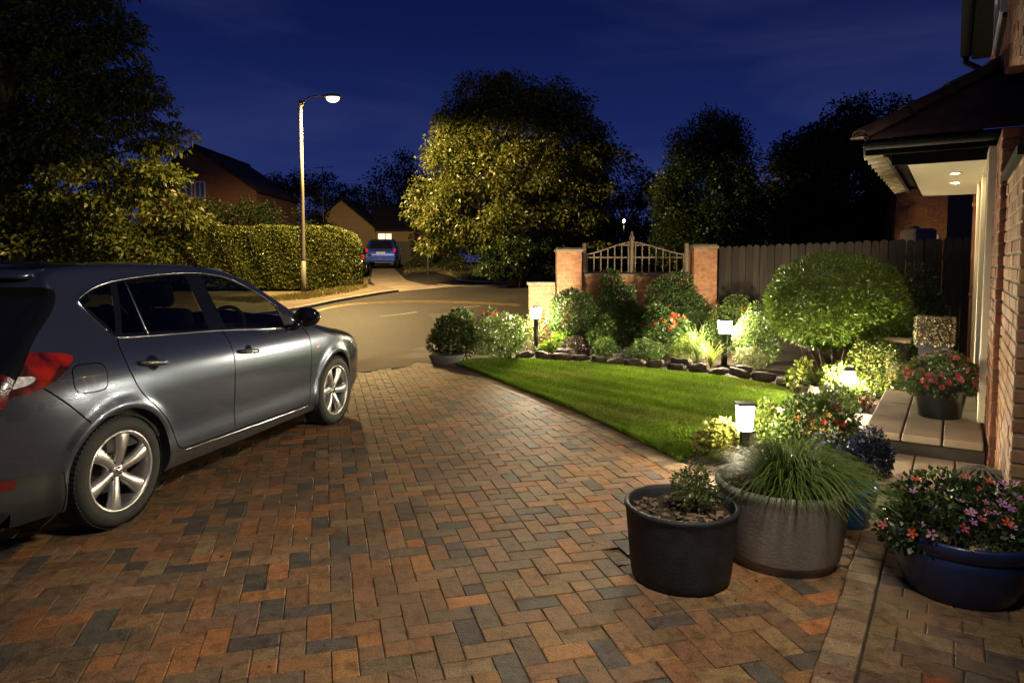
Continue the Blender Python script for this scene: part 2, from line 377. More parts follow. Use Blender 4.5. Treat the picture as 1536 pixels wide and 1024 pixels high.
M['bark'] = pm('bark', (.24, .17, .105), (.11, .075, .045), 12, .9, bump=1, stretch=(1, 1, .2), bdist=.02)
M['stem'] = pm('green stem', (.06, .08, .03), (.04, .04, .02), 12, .8)
M['lampbody'] = pm('black lamp post', (.02, .02, .02), (.014, .014, .014), 12, .45)
M['tank'] = pm('weathered tank', (.22, .21, .19), (.15, .14, .13), 5, .8)
M['window_dark'] = pm('dark window glass', (.02, .03, .06), None, 5, .08, coat=1)
M['white_frame'] = pm('white window frame', (.6, .62, .66), None, 5, .5)
M['basket'] = pm('woven wicker', (.34, .31, .25), (.16, .14, .11), 40, .8, bump=.5)
# ================================================================ ground, road, driveway
sheet('ground', [(-160, -14), (160, -14), (160, 300), (-160, 300)], M['verge'], off=-.09, step=1.0)
# road: one asphalt sheet from the apron to the far kerb, and the side road
road_poly = [(-30, 6.5), (-5.5, 6.5), (-2.36, 10.75), (-1.5, 12.6), (.6, 17.2), (5, 22), (30, 34), (30, 44), (9, 34.2)]
farR = [gpt(792, 425), gpt(735, 423), gpt(690, 420), gpt(650, 411), gpt(600, 398.5)]
road_poly += [(p.x, p.y) for p in farR] + [(-5.5, 52), (-9.5, 52)]
farL = [gpt(560, 407), gpt(552, 422), gpt(566, 431), gpt(598, 437), gpt(560, 443), gpt(520, 449.5), gpt(455, 463), gpt(380, 474)]
road_poly += [(p.x, p.y) for p in farL] + [(-14, 16.2), (-30, 15.5)]
sheet('road', road_poly, M['asphalt'], off=-.02, step=.8)
kl = [gpt(*q) for q in ((598, 437), (575, 440), (545, 445.5), (520, 449.5), (488, 456), (455, 463), (420, 469), (380, 474))]
kp = [(p.x, p.y) for p in kl] + [(-14, 16.2), (-30, 15.5)]
def kerb(name, pts, w=.14, z0=-.06, z1=.075, inward=1, mat=None):
    Q = resample(np.array(pts), .92); mb = MB(); rs = random.Random(3)
    for a, b in zip(Q[:-1], Q[1:]):
        d = b - a; l = np.linalg.norm(d); d /= l; n = np.array([-d[1], d[0]]) * inward; g = .006
        a2 = a + d * g; b2 = b - d * g; zz = [hgt(a2[1]), hgt(b2[1])]; j = rs.uniform(-.004, .004)
        c = [(a2, 0), (b2, 1)]
        vs = []
        for z in (z0, z1 + j):
            for p, k in c:
                vs.append((p[0], p[1], zz[k] + z)); vs.append((p[0] + n[0] * w, p[1] + n[1] * w, zz[k] + z))
        mb.add(vs, [(0, 1, 3, 2), (4, 6, 7, 5), (0, 2, 6, 4), (1, 5, 7, 3), (0, 4, 5, 1), (2, 3, 7, 6)])
    o = mb.build(name, mat or M['kerbstone'], bevel=.012); o['kind'] = 'structure'; return o
kerb('kerb', kp, inward=-1)
pav = [(p[0], p[1]) for p in kp]
back = [gpt(q[0], q[1]) for q in ((300, 462), (430, 452), (470, 446), (530, 434), (545, 428), (575, 432))]
sheet('pavement', [(x, y + .10) for x, y in pav[:8]] + [(p.x, p.y) for p in back], M['pavement'], off=.062, step=.5)
# far kerb, low and worn
fk = [gpt(*q) for q in ((795, 425.5), (735, 423.5), (690, 420.5), (650, 411.5), (610, 401))]
kerb('kerb', [(p.x, p.y) for p in fk], inward=-1, z1=.05)
fp = [gpt(*q) for q in ((700, 427.5), (640, 427), (610, 420), (585, 410), (560, 407), (556, 421), (566, 430.5), (600, 436.5), (660, 431))]
sheet('crossover', [(p.x, p.y) for p in fp], M['apron'], off=-.012, step=.5)
# verge beyond the road
vg = [gpt(*q) for q in ((600, 402), (650, 413), (700, 422), (780, 425), (900, 424))]
sheet('grass_verge', [(p.x, p.y + .1) for p in vg] + [(12, 44), (-3, 46)], M['verge'], off=.03, step=.5)
# painted lines
def line(name, pix, w, mat, off=-.016, dash=None, kind='structure'):
    P = resample(catmull([(gpt(*q).x, gpt(*q).y) for q in pix], 8), .35); mb = MB(); s = 0
    for i, (a, b) in enumerate(zip(P[:-1], P[1:])):
        s += .35
        if dash and (s % (dash[0] + dash[1])) > dash[0]: continue
        d = (b - a) / np.linalg.norm(b - a); n = np.array([-d[1], d[0]]) * w / 2
        mb.add([(a[0] - n[0], a[1] - n[1], hgt(a[1]) + off), (b[0] - n[0], b[1] - n[1], hgt(b[1]) + off), (b[0] + n[0], b[1] + n[1], hgt(b[1]) + off), (a[0] + n[0], a[1] + n[1], hgt(a[1]) + off)], [(0, 1, 2, 3)])
    o = mb.build(name, mat, recalc=False); o['kind'] = kind; return o
line('yellow_line', ((470, 466), (500, 458.5), (540, 453.5), (600, 451), (660, 451), (722, 453), (780, 456)), .11, M['yellow_line'])
line('yellow_line', ((470, 467.5), (500, 460.2), (540, 455.2), (600, 452.8), (660, 452.8), (722, 454.8), (780, 458)), .09, M['yellow_line'])
line('white_line', ((570, 473.5), (596, 471), (625, 467), (660, 463), (720, 458)), .10, M['white_line'], dash=(1.6, 1.4))
line('white_line', ((656, 425.5), (700, 428.5), (760, 428), (800, 427)), .22, M['white_line'])
line('white_line', ((556, 416), (580, 421)), .3, M['white_line'])
# apron between drive and road
sheet('apron', [(-5.5, 6.3), (-3.2, 8.6), (-2.13, 9.40), (-1.30, 10.2), (-.95, 10.9), (-.9, 12.8), (-1.5, 12.5), (-2.36, 10.75), (-3.4, 9.35), (-5.7, 6.7)], M['apron'], off=.0)
# soil of the beds (lawn and paths lie on it)
sheet('garden_soil', [(-1.2, 10.0), (1.1, 5.0), (1.5, 4.0), (2.3, 4.0), (6.0, 8.6), (6.2, 14), (-.4, 14), (-1.0, 11)], M['soil'], off=-.012)
# ---------------------------------------------------------------- house frame (wall direction d, outward o)
HD = Vector((.543, .8397, 0)); HO = Vector((-.8397, .543, 0)); HB = Vector((.32, 0, 0))
def hp(s, o, z=0.0): return HB + HD * s + HO * o + Vector((0, 0, z))
HT = Matrix(((HD.x, HO.x, 0, HB.x), (HD.y, HO.y, 0, HB.y), (0, 0, 1, 0), (0, 0, 0, 1)))
# ---------------------------------------------------------------- block paving, one brick at a time
PAL = [((.28, .142, .056), 5), ((.24, .132, .060), 6), ((.20, .120, .060), 6), ((.155, .105, .062), 5), ((.10, .082, .064), 3.2), ((.33, .145, .05), 2), ((.26, .168, .084), 2)]
def pal(rs, P=PAL):
    t = rs.uniform(0, sum(w for _, w in P))
    for c, w in P:
        t -= w
        if t <= 0: break
    k = rs.uniform(.85, 1.15); return tuple(x * k * rs.uniform(.94, 1.06) for x in c)
def clip_half(poly, p, n):
    out = []
    for i in range(len(poly)):
        a, b = poly[i], poly[(i + 1) % len(poly)]; da = (a - p) @ n; db = (b - p) @ n
        if da >= 0: out.append(a)
        if (da >= 0) != (db >= 0): out.append(a + (b - a) * (da / (da - db)))
    return out
class Paving:
    def __init__(s): s.v = []; s.f = []; s.c = []
    def brick(s, poly, rs, z=0.0, col=None, bev=.0048, depth=.03, joint=.0013):
        c = sum(poly) / len(poly); poly = [p for p in poly]; n = len(poly)
        if n < 3: return
        z += rs.uniform(-.0022, .0022); tx, ty = rs.uniform(-.012, .012), rs.uniform(-.012, .012)
        b = len(s.v); col = col or pal(rs)
        for ins, dz in ((joint + bev, 0), (joint + bev * .25, -bev * .55), (joint, -bev * 1.3), (joint, -depth)):
            for p in poly:
                d = c - p; l = np.linalg.norm(d) or 1; k = min(.8, ins * 1.35 / l); q = p + d * k
                jx = rs.uniform(-.0011, .0011)
                s.v.append((q[0] + jx, q[1] + jx, z + dz + (q[0] - c[0]) * tx + (q[1] - c[1]) * ty)); s.c.append(col)
        s.f.append(tuple(b + i for i in range(n)))
        for r in range(3):
            for i in range(n):
                j = (i + 1) % n; s.f.append((b + r * n + i, b + (r + 1) * n + i, b + (r + 1) * n + j, b + r * n + j))
    def build(s, name, mat):
        me = bpy.data.meshes.new(name); me.from_pydata(s.v, [], s.f); me.materials.append(mat)
        a = me.attributes.new('Col', 'FLOAT_COLOR', 'POINT'); c4 = np.ones((len(s.v), 4), np.float32); c4[:, :3] = s.c; a.data.foreach_set('color', c4.ravel())
        bm = bmesh.new(); bm.from_mesh(me); bmesh.ops.recalc_face_normals(bm, faces=bm.faces); bm.to_mesh(me); bm.free()
        o = bpy.data.objects.new(name, me); link(o); o['kind'] = 'structure'; return o
# lawn outline
lawn_low = catmull([tuple(gp(*q))[:2] for q in ((688, 548), (722, 560), (760, 576), (830, 603), (900, 633), (965, 664), (1020, 692))], 10)
lawn_up = catmull([tuple(gp(*q))[:2] for q in ((1020, 692), (1075, 668), (1130, 648), (1180, 622), (1192, 600), (1165, 583), (1100, 572), (1000, 559), (900, 549), (800, 543), (720, 541), (688, 548))], 8)
LAWN = np.vstack([lawn_low, lawn_up[1:-1]])
sheet('lawn', LAWN.tolist(), M['lawn_base'], off=.012, follow=False)
# border line of the drive: lawn edge, then round the pots to the soldier course by the house
edge = np.vstack([[-1.55, 10.35], lawn_low, catmull([tuple(lawn_low[-1]), (1.50, 4.75), (1.85, 4.42), tuple(hp(4.55, .67))[:2]], 6)[1:]])
edge = resample(edge, .104)
edge2 = resample(np.array([tuple(hp(4.55, .525))[:2], tuple(hp(-.6, .525))[:2]]), .104)
pv = Paving(); rs = random.Random(5)
PB = [((.27, .195, .115), 4), ((.23, .165, .10), 3), ((.19, .12, .072), 3), ((.14, .10, .072), 2), ((.26, .135, .065), 1)]
def course(E, side, w, rs, P=PB, skip=.0, alt=False):
    for i, (a, b) in enumerate(zip(E[:-1], E[1:])):
        d = (b - a) / np.linalg.norm(b - a); n = np.array([-d[1], d[0]]) * side
        ww = w + rs.uniform(-.004, .004)
        pv.brick([a, b, b + n * ww, a + n * ww], rs, z=.001, col=pal(rs, P))
course(edge, -1 if False else 1, -.0 + .0 + .001, rs) if False else None
# the lawn side is +n or -n: decide by testing against the drive centre
def side_of(E, pt):
    i = len(E) // 2; d = E[i + 1] - E[i]; n = np.array([-d[1], d[0]]); return 1 if (np.array(pt) - E[i]) @ n > 0 else -1
s1 = side_of(edge[:60], (-1.0, 5.0))
course(edge, s1, .20, rs); s2 = side_of(edge2, (0, 2.5)); course(edge2, s2, .135, rs)
def border_clip(poly):
    """cut a brick by the inner side of the border course"""
    c = sum(poly) / len(poly)
    for E, sd, w in ((edge, s1, .2), (edge2, s2, .135)):
        mid = (E[:-1] + E[1:]) / 2; dd = np.linalg.norm(mid - c, axis=1); i = int(np.argmin(dd))
        if dd[i] > .6 and E is edge2: continue
        d = (E[i + 1] - E[i]); d = d / np.linalg.norm(d); n = np.array([-d[1], d[0]]) * sd
        poly = clip_half(poly, E[i] + n * w, n)
        if len(poly) < 3: return []
    return poly
ax = math.radians(15.3); ux = np.array([math.cos(ax), math.sin(ax)]); uy = np.array([-math.sin(ax), math.cos(ax)]); aa = .1
near_line = (np.array([-2.13, 9.40]), np.array([-1.30, 10.2]))
far = [(-9, -1.5), (-9, 4.2), (-3.25, 8.55), (-2.15, 9.36), (-1.3, 10.15)]
drive_poly = np.vstack([far, edge, edge2[1:], [(-1, -1.5)]])
G = Paving(); cnt = 0
bn = np.array([-(-1.3 + 2.13), 0]);
for i in range(-110, 140):
    for j in range(-60, 130):
        r = (i - j) % 4
        if r not in (0, 3): continue
        o = ux * (i * aa) + uy * (j * aa)
        q = [o, o + ux * .2, o + ux * .2 + uy * .1, o + uy * .1] if r == 0 else [o, o + ux * .1, o + ux * .1 + uy * .2, o + uy * .2]
        c = sum(q) / 4
        if c[1] < -.4 or c[0] < -7.2 or c[1] > 10.3 or c[0] > 2.2: continue
        if abs(c[0]) > c[1] * .95 + 1.6: continue
        # far boundary
        if c[0] < -1.3:
            fx = np.interp(c[0], [-9, -3.25, -2.15, -1.3], [3.2, 8.55, 9.36, 10.15])
            if c[1] > fx: continue
        if not inpoly(c, drive_poly)[0]:
            # may be a brick whose centre is out but a corner in: skip
            continue
        q = border_clip(q)
        if len(q) < 3: continue
        ar = abs(sum(q[k - 1][0] * q[k][1] - q[k][0] * q[k - 1][1] for k in range(len(q)))) / 2
        if ar < .0012: continue
        rs2 = random.Random(i * 1000 + j); k = rs2.random()
        if k < .10 and len(q) == 4:   # some bricks are laid as two halves
            e = 0 if r == 0 else 1
            m1 = (q[e] + q[(e + 1) % 4]) / 2; m2 = (q[(e + 2) % 4] + q[(e + 3) % 4]) / 2
            h1 = [q[e], m1, m2, q[(e + 3) % 4]]; h2 = [m1, q[(e + 1) % 4], q[(e + 2) % 4], m2]
            G.brick(h1, rs2); G.brick(h2, rs2)
        else: G.brick(q, rs2)
        cnt += 1
G.build('driveway', M['paver']); pv.build('driveway_border', M['paver'])
sheet('driveway_bed', drive_poly.tolist() + [(1.6, -1.5)], M['joint'], off=-.0075, follow=False)
# stretcher-bond path by the house wall
pp = Paving(); rs = random.Random(11)
PP = [((.22, .145, .075), 4), ((.17, .10, .058), 3), ((.13, .085, .06), 3), ((.26, .085, .035), 1.4), ((.095, .075, .062), 1.5)]
row = 0; s = -.6
while s < 4.5:
    w = .104; o = .517; sh = (.0 if row % 2 else .1); k = 0
    while o > -1.3:
        l = .2 if k or not sh else .1
        if rs.random() < .18: l *= .5 if rs.random() < .5 else 1.3
        a, b = np.array(tuple(hp(s, o))[:2]), np.array(tuple(hp(s + w, o))[:2]); c, d = np.array(tuple(hp(s + w, o - l))[:2]), np.array(tuple(hp(s, o - l))[:2])
        pp.brick([a, b, c, d], rs, col=pal(rs, PP)); o -= l; k += 1
    s += w; row += 1
pp.build('path_paving', M['paver'])
sheet('path_bed', [tuple(hp(-.6, .53))[:2], tuple(hp(4.6, .53))[:2], tuple(hp(4.6, -1.3))[:2], tuple(hp(-.6, -1.3))[:2]], M['joint'], off=-.0072, follow=False)
# pale slabs beside the steps
sl = MB()
for i, s in enumerate((4.62, 5.02, 5.42, 5.82, 6.22, 6.62, 7.02)):
    sl.box((s + .2, .97, -.01), (.392, .34, .05), m=0)
    sl.box((s + .2, 1.235, -.01), (.392, .17, .048), m=0)
o = sl.build('stone_path', M['slab'], bevel=.006); o.matrix_world = HT; o['kind'] = 'structure'

# old repairs and an iron cover in the road
for q in (((640, 470), (700, 468), (722, 478), (655, 482)), ((575, 432.5), (592, 431.5), (598, 434.5), (580, 436))):
    sheet('road_patch', [tuple(gpt(*p))[:2] for p in q], M['patch'], off=-.015, step=.4)
p = gpt(610, 492); mb = MB(); mb.lathe([(0, .006), (.20, .006), (.215, .004), (.22, .008), (.30, .008), (.31, 0)], n=28); o = mb.build('manhole_cover', M['iron']); o.location = (p.x, p.y, -.018); tag(o, 'round iron cover set in the road near the drive entrance', 'manhole cover') if False else bpy.data.objects.remove(o)
# ================================================================ the grey hatchback: side surface y = W(x, z) drawn in side view
_zs = np.array([.10, .18, .25, .33, .45, .60, .75, .86, .93, .99, 1.05, 1.2, 1.35, 1.43, 1.52])
_ws = np.array([.77, .80, .842, .858, .853, .868, .878, .876, .862, .842, .812, .742, .668, .628, .585])
def W(x, z):
    x = np.asarray(x, float); z = np.asarray(z, float)
    w = sum(np.interp(z + k, _zs, _ws) for k in (-.035, -.018, 0, .018, .035)) / 5
    w = w - .15 * (np.clip(-x, 0, None) / .85) ** 2.3
    w = w - .19 * (np.clip(x - 2.35, 0, None) / 1.1) ** 2.0
    for cx in (.015, 2.605):
        r = np.hypot(x - cx, z - .318); w = w + .016 * np.exp(-((r - .385) / .045) ** 2) * (z > .1)
    return w
CX = (.015, 2.605); CZ = .318; AR = .368
E_pts = [(3.27, .20), (3.40, .26), (3.445, .40), (3.45, .55), (3.40, .66), (3.28, .745), (3.10, .815), (2.85, .872), (2.55, .925), (2.3, .975), (2.14, 1.018), (1.95, 1.145), (1.66, 1.322), (1.463, 1.418),
         (1.25, 1.472), (.95, 1.503), (.6, 1.514), (.2, 1.513), (-.08, 1.50), (-.19, 1.475), (-.235, 1.43), (-.245, 1.36), (-.30, 1.29), (-.42, 1.185), (-.545, 1.06), (-.66, .95), (-.75, .80), (-.81, .64), (-.835, .5), (-.82, .36), (-.76, .26), (-.66, .205)]
E_c = resample(catmull(E_pts, 10), .028)
_t = np.gradient(E_c, axis=0); _t /= np.linalg.norm(_t, axis=1)[:, None]
E_n = np.stack([-_t[:, 1], _t[:, 0]], 1) * -1
cen = np.array([1.2, .7])
E_n *= np.sign(((E_c - cen) * E_n).sum(1))[:, None]
for _ in range(4): E_n = (np.roll(E_n, 1, 0) + E_n + np.roll(E_n, -1, 0)); E_n[0] = E_n[1]; E_n[-1] = E_n[-2]; E_n /= np.linalg.norm(E_n, axis=1)[:, None]
def _R(x, z):
    r = .042
    if x < -.2 and z < 1.1: r = .042 + .055 * min(1, (1.1 - z) / .25)
    if x > 2.2: r = .042 + .05 * min(1, (x - 2.2) / .4)
    return r
E_r = np.array([_R(*p) for p in E_c]); E_r = np.convolve(np.r_[[E_r[0]] * 4, E_r, [E_r[-1]] * 4], np.ones(9) / 9, 'valid')
E_in = E_c - E_n * E_r[:, None]
def arch(cx, a0, a1, r, n=40): return [(cx + r * math.cos(a), CZ + r * math.sin(a)) for a in np.linspace(a0, a1, n)]
aL = math.asin((.205 - CZ) / AR)
# bottom of the body: from the rear bumper forward, over both arches
bottom = [(-.60, .205)] + [(CX[0] - .355, .205)] + arch(CX[0], PI - aL, aL, AR) + [(.6, .20), (1.4, .195), (2.1, .20)] + arch(CX[1], PI - aL, aL, AR) + [(3.02, .205), (3.2, .205)]
bottom = resample(np.array([E_in[-1]] + bottom + [E_in[0]]), .02)
DOM = np.vstack([E_in[::1], bottom[1:-1]])
# features in side view
def cr(p, seg=6, closed=False): return catmull(p, seg, closed)
dlo_top = cr([(-.092, 1.316), (-.03, 1.348), (.06, 1.382), (.2, 1.412), (.491, 1.441), (.921, 1.455), (1.231, 1.425), (1.434, 1.362), (1.624, 1.262), (1.80, 1.145), (1.93, 1.035)])
dlo_bot = cr([(1.93, 1.035), (1.93, .992), (1.80, .986), (.992, 1.045), (.30, 1.078), (.065, 1.092)], 8)
DLO = np.vstack([dlo_top, dlo_bot[1:], cr([(.065, 1.092), (.02, 1.135), (-.06, 1.24), (-.092, 1.316)], 5)[1:-1]])
G1 = np.vstack([cr([(-.070, 1.308), (.0, 1.342), (.09, 1.372), (.19, 1.392)]), cr([(.19, 1.392), (.13, 1.24), (.072, 1.112)])[1:], cr([(.072, 1.112), (.01, 1.2), (-.07, 1.308)], 5)[1:-1]])
G2 = np.array([(.243, 1.400), (.302, 1.408), (.298, 1.101), (.118, 1.109), (.16, 1.19)])
G3 = np.vstack([cr([(.327, 1.411), (.491, 1.424), (.68, 1.434), (.862, 1.438)]), [(.868, 1.064), (.322, 1.099)]])
G4 = np.vstack([cr([(1.013, 1.436), (1.223, 1.411), (1.42, 1.352), (1.61, 1.254), (1.745, 1.168)]), [(1.742, 1.01), (1.05, 1.058)]])
SAIL = np.array([(1.765, 1.152), (1.925, 1.035), (1.90, 1.008), (1.765, 1.008)])
rd_curve = cr([(.068, 1.088), (.058, 1.03), (.062, .975), (.084, .88), (.15, .76), (.27, .64), (.38, .52), (.435, .42), (.47, .345), (.515, .318)])
split = cr([(.985, 1.043), (1.022, .955), (1.042, .82), (1.048, .6), (1.052, .42), (1.058, .308)])
fd_curve = cr([(1.96, .985), (2.04, .95), (2.10, .85), (2.122, .70), (2.125, .50), (2.118, .36), (2.10, .288)])
RDOOR = np.vstack([rd_curve, [(1.058, .308)], split[::-1][1:], [(.30, 1.078)]])
FDOOR = np.vstack([split, [(2.10, .288)], fd_curve[::-1][1:], [(1.80, .986)]])
def stroke(P, w):
    P = resample(np.asarray(P), .018); t = np.gradient(P, axis=0); t /= np.linalg.norm(t, axis=1)[:, None]; n = np.stack([-t[:, 1], t[:, 0]], 1) * w / 2
    return np.vstack([P + n, (P - n)[::-1]])
def rrect(pts, r=.25):
    return catmull([np.array(pts[i]) * (1 - k) + np.array(pts[(i + 1) % len(pts)]) * k for i in range(len(pts)) for k in (r, .5, 1 - r)], 4, True)
FLAP = np.array([(-.191 + .104 * math.copysign(abs(math.cos(a)) ** .5, math.cos(a)) + .012 * math.sin(a), .899 + .077 * math.copysign(abs(math.sin(a)) ** .5, math.sin(a)) - .012 * math.cos(a)) for a in np.linspace(0, 2 * PI, 61)[:-1]])
fgap = np.vstack([FLAP, FLAP[:1]])
TAIL = np.vstack([cr([(-.72, 1.0), (-.59, 1.066), (-.50, 1.074), (-.36, 1.058), (-.27, 1.036), (-.262, 1.02), (-.29, .985), (-.35, .94), (-.45, .893), (-.56, .872), (-.70, .868), (-.80, .87)], 5), [(-.9, .95)]])
TCLR = rrect([(-.72, .965), (-.50, .962), (-.475, .935), (-.56, .905), (-.75, .90)], .3)
HEAD = np.vstack([cr([(2.80, .835), (2.95, .825), (3.2, .755), (3.38, .655)], 6), cr([(3.5, .60), (3.32, .60), (3.1, .68), (2.93, .765), (2.80, .835)], 6)[:-1]])
VAL = np.array([(-.95, .50), (-.66, .478), (-.50, .452), (-.366, .428), (-.355, .18), (-.95, .1)])
REFL = np.array([(-.80, .478), (-.66, .464), (-.585, .452), (-.60, .408), (-.68, .414), (-.80, .425)])
SKIRT = np.array([(.40, .335), (.52, .305), (1.058, .294), (2.1, .272), (2.22, .262), (2.25, .1), (.35, .1)])
bseam = cr([(-.455, .888), (-.33, .775), (-.218, .662)])
fseam = cr([(2.93, .765), (2.98, .66), (2.96, .47), (2.955, .42)], 5)
hoodseam = cr([(2.80, .838), (2.5, .90), (2.2, .962), (2.0, .99)], 6)
gaps = [stroke(g, .0085) for g in (rd_curve, split, fd_curve, bseam, fseam)] + [stroke(fgap, .006)] + [stroke([(.515, .316), (1.058, .306), (2.10, .286)], .008)]
tailgap = None
loops = [('window', G1), ('window', G2), ('window', G3), ('window', G4), ('sail', SAIL), ('dlo', DLO), ('tail', TAIL), ('tclr', TCLR), ('head', HEAD), ('val', VAL), ('refl', REFL), ('skirt', SKIRT)]
def side_mesh():
    vs = []; ed = []
    def addloop(P, step=.02, closed=True):
        Q = resample(P, step, closed); b = len(vs); n = len(Q); vs.extend(map(tuple, Q)); ed.extend((b + i, b + (i + 1) % n) for i in range(n if closed else n - 1))
    b0 = len(vs); vs.extend(map(tuple, DOM)); ed.extend((b0 + i, b0 + (i + 1) % len(DOM)) for i in range(len(DOM)))
    for nm, P in loops: addloop(P)
    for P in gaps: addloop(P, .018)
    for cx in CX:
        addloop(np.array(arch(cx, PI - aL - .02, aL + .02, .405)), .02, False)
    gx, gz = np.meshgrid(np.arange(-.9, 3.5, .026), np.arange(.18, 1.53, .026)); gx = gx + (np.arange(gx.shape[0]) % 2)[:, None] * .013
    P = np.stack([gx.ravel(), gz.ravel()], 1); P = P[inpoly(P, DOM)]
    allv = np.array(vs); keep = [p for p in P if np.min(np.abs(allv - p).sum(1)) > .011]
    vs.extend(map(tuple, keep))
    r = delaunay_2d_cdt([Vector(v) for v in vs], ed, [], 0, 1e-5)
    V = np.array([tuple(v) for v in r[0]]); Fa = np.array([f for f in r[2] if len(f) == 3])
    c = V[Fa].mean(1); k = inpoly(c, DOM); return V, Fa[k], c[k]
V2, F2, C2 = side_mesh()
reg = np.full(len(F2), 'body', dtype=object)
ins = lambda P: inpoly(C2, P)
reg[ins(FDOOR)] = 'front_door'; reg[ins(RDOOR)] = 'rear_door'
reg[ins(FLAP)] = 'fuel_flap'
bump_m = (C2[:, 0] < -.2) & ((C2[:, 1] - .662) < (C2[:, 0] + .218) * (-.96)) & (C2[:, 1] < .885) & (C2[:, 0] < CX[0] - .2)
reg[bump_m] = 'rear_bumper'
fb = (C2[:, 0] > 2.955) & (C2[:, 1] < .70) ; reg[fb] = 'front_bumper'
reg[ins(SKIRT)] = 'side_skirt'; reg[ins(VAL)] = 'bumper_valance'; reg[ins(REFL)] = 'reflector'
reg[ins(DLO)] = 'pillar_trim'; reg[ins(SAIL)] = 'sail_panel'
for i, Gx in enumerate((G1, G2, G3, G4)): reg[ins(Gx)] = 'window%d' % i
reg[ins(TAIL)] = 'tail_light'; reg[ins(TAIL) & ins(TCLR)] = 'tail_clear'; reg[ins(HEAD)] = 'headlight'
for gp_ in gaps:
    k = ins(gp_); k &= ~np.isin(reg, ['tail_light', 'headlight', 'tail_clear', 'window0', 'window1', 'window2', 'window3', 'pillar_trim']); reg[k] = 'gap'
CAR = thing('parked_car', 'grey metallic five-door hatchback parked on the block-paved drive', 'car', (0, 0, 0))
Yc = .80
SIDE_OFF = dict(gap=-.006, tail_light=.004, tail_clear=.005, headlight=.002, fuel_flap=0, pillar_trim=-.001, reflector=.003, bumper_valance=-.004, side_skirt=-.012, sail_panel=.002)
SIDE_MAT = dict(body='paint', front_door='paint', rear_door='paint', fuel_flap='paint', rear_bumper='paint', front_bumper='paint', side_skirt='darktrim', bumper_valance='blackplastic', reflector='dark_red', pillar_trim='gloss_black', sail_panel='darktrim',
                window0='car_glass_dark', window1='car_glass_dark', window2='car_glass_dark', window3='car_glass', tail_light='tail_red', tail_clear='lamp_clear', headlight='lamp_clear', gap='gap')
def surf_obj(name, V, Fa, mat, parent, normals=True, sgn=1):
    o = np_mesh(name, V, Fa, mat, parent, smooth=True)
    return o
def Wn(x, z):
    e = .004; gx = (W(x + e, z) - W(x - e, z)) / (2 * e); gz = (W(x, z + e) - W(x, z - e)) / (2 * e)
    n = np.stack([-gx, np.ones_like(gx), -gz], 1); return n / np.linalg.norm(n, axis=1)[:, None]
car_parts = {}
for sgn in (1, -1):
    for rname in sorted(set(reg)):
        k = reg == rname; Fa = F2[k]; idx, inv = np.unique(Fa, return_inverse=True); Fa = inv.reshape(-1, 3); P = V2[idx]
        off = SIDE_OFF.get(rname, -.004 if rname.startswith('window') else 0)
        Vv = np.stack([P[:, 0], (W(P[:, 0], P[:, 1]) + off) * -sgn, P[:, 1]], 1)   # car frame: x forward, y left, z up
        N = Wn(P[:, 0], P[:, 1]); N[:, 1] *= -sgn
        a, b, c = Vv[Fa[:, 0]], Vv[Fa[:, 1]], Vv[Fa[:, 2]]
        fl = (np.cross(b - a, c - a) * N[Fa[:, 0]]).sum(1) < 0; Fa[fl] = Fa[fl][:, ::-1]
        name = {'tail_clear': 'reversing_lens', 'gap': 'panel_gap', 'pillar_trim': 'window_surround'}.get(rname, 'window' if rname.startswith('window') else rname)
        par = CAR
        o = np_mesh(name, Vv, Fa, M[SIDE_MAT[rname]], None, smooth=True)
        o.data.normals_split_custom_set_from_vertices([tuple(n) for n in N])
        car_parts.setdefault(rname, {})[sgn] = o
for rname, d in car_parts.items():
    for sgn, o in d.items():
        par = CAR
        if rname == 'tail_clear': par = car_parts['tail_light'][sgn]
        if rname in ('window1', 'window2'): par = car_parts['rear_door'][sgn]
        if rname in ('window3', 'sail_panel'): par = car_parts['front_door'][sgn]
        if rname == 'reflector': par = car_parts['rear_bumper'][sgn]
        o.parent = par
# ---- band + cross sheet: roof, bonnet, screens, tail, bumpers
def s_at(x, z): return int(np.argmin((E_c[:, 0] - x) ** 2 + (E_c[:, 1] - z) ** 2))
i_cowl, i_hdr, i_sp, i_rg0, i_rg1 = s_at(2.10, 1.04), s_at(1.42, 1.43), s_at(-.22, 1.45), s_at(-.246, 1.35), s_at(-.62, .985)
NE = len(E_c); bul = np.interp(np.arange(NE), [0, s_at(3.45, .5), s_at(3.2, .78), s_at(2.6, .92), i_cowl, (i_cowl + i_hdr) // 2, i_hdr, s_at(.6, 1.51), s_at(.1, 1.51), i_sp, i_rg0, i_rg1, s_at(-.81, .6), NE - 1],
                          [.13, .16, .09, .045, .05, .09, .045, .016, .02, .10, .20, .14, .12, .08])
bul = np.convolve(np.r_[[bul[0]] * 3, bul, [bul[-1]] * 3], np.ones(7) / 7, 'valid')
NB, NC = 6, 22
E_b = E_n.copy(); _k = np.clip((.1 - E_c[:, 0]) / .3, 0, 1) * np.clip((E_c[:, 1] - .9) / .1, 0, 1); E_b = E_b * (1 - _k[:, None]) + np.array([[-1, .03]]) * _k[:, None]
Wi = W(E_in[:, 0], E_in[:, 1]); We = W(E_c[:, 0], E_c[:, 1])
rows = []
for sgn in (1,):
    for k in range(NB + 1):
        t = k / NB; p0 = np.c_[E_in, Wi]; p1 = np.c_[E_c, We]; p2 = np.c_[E_c, We - E_r * 1.15]
        rows.append((1 - t) ** 2 * p0 + 2 * t * (1 - t) * p1 + t * t * p2)
w_end = We - E_r * 1.15
for k in range(1, NC):
    v = 1 - 2 * k / NC; bb = bul * (1 - v * v)
    rows.append(np.c_[E_c + E_b * bb[:, None], v * w_end])
for k in range(NB, -1, -1):
    r = rows[k].copy(); r[:, 2] *= -1; rows.append(r)
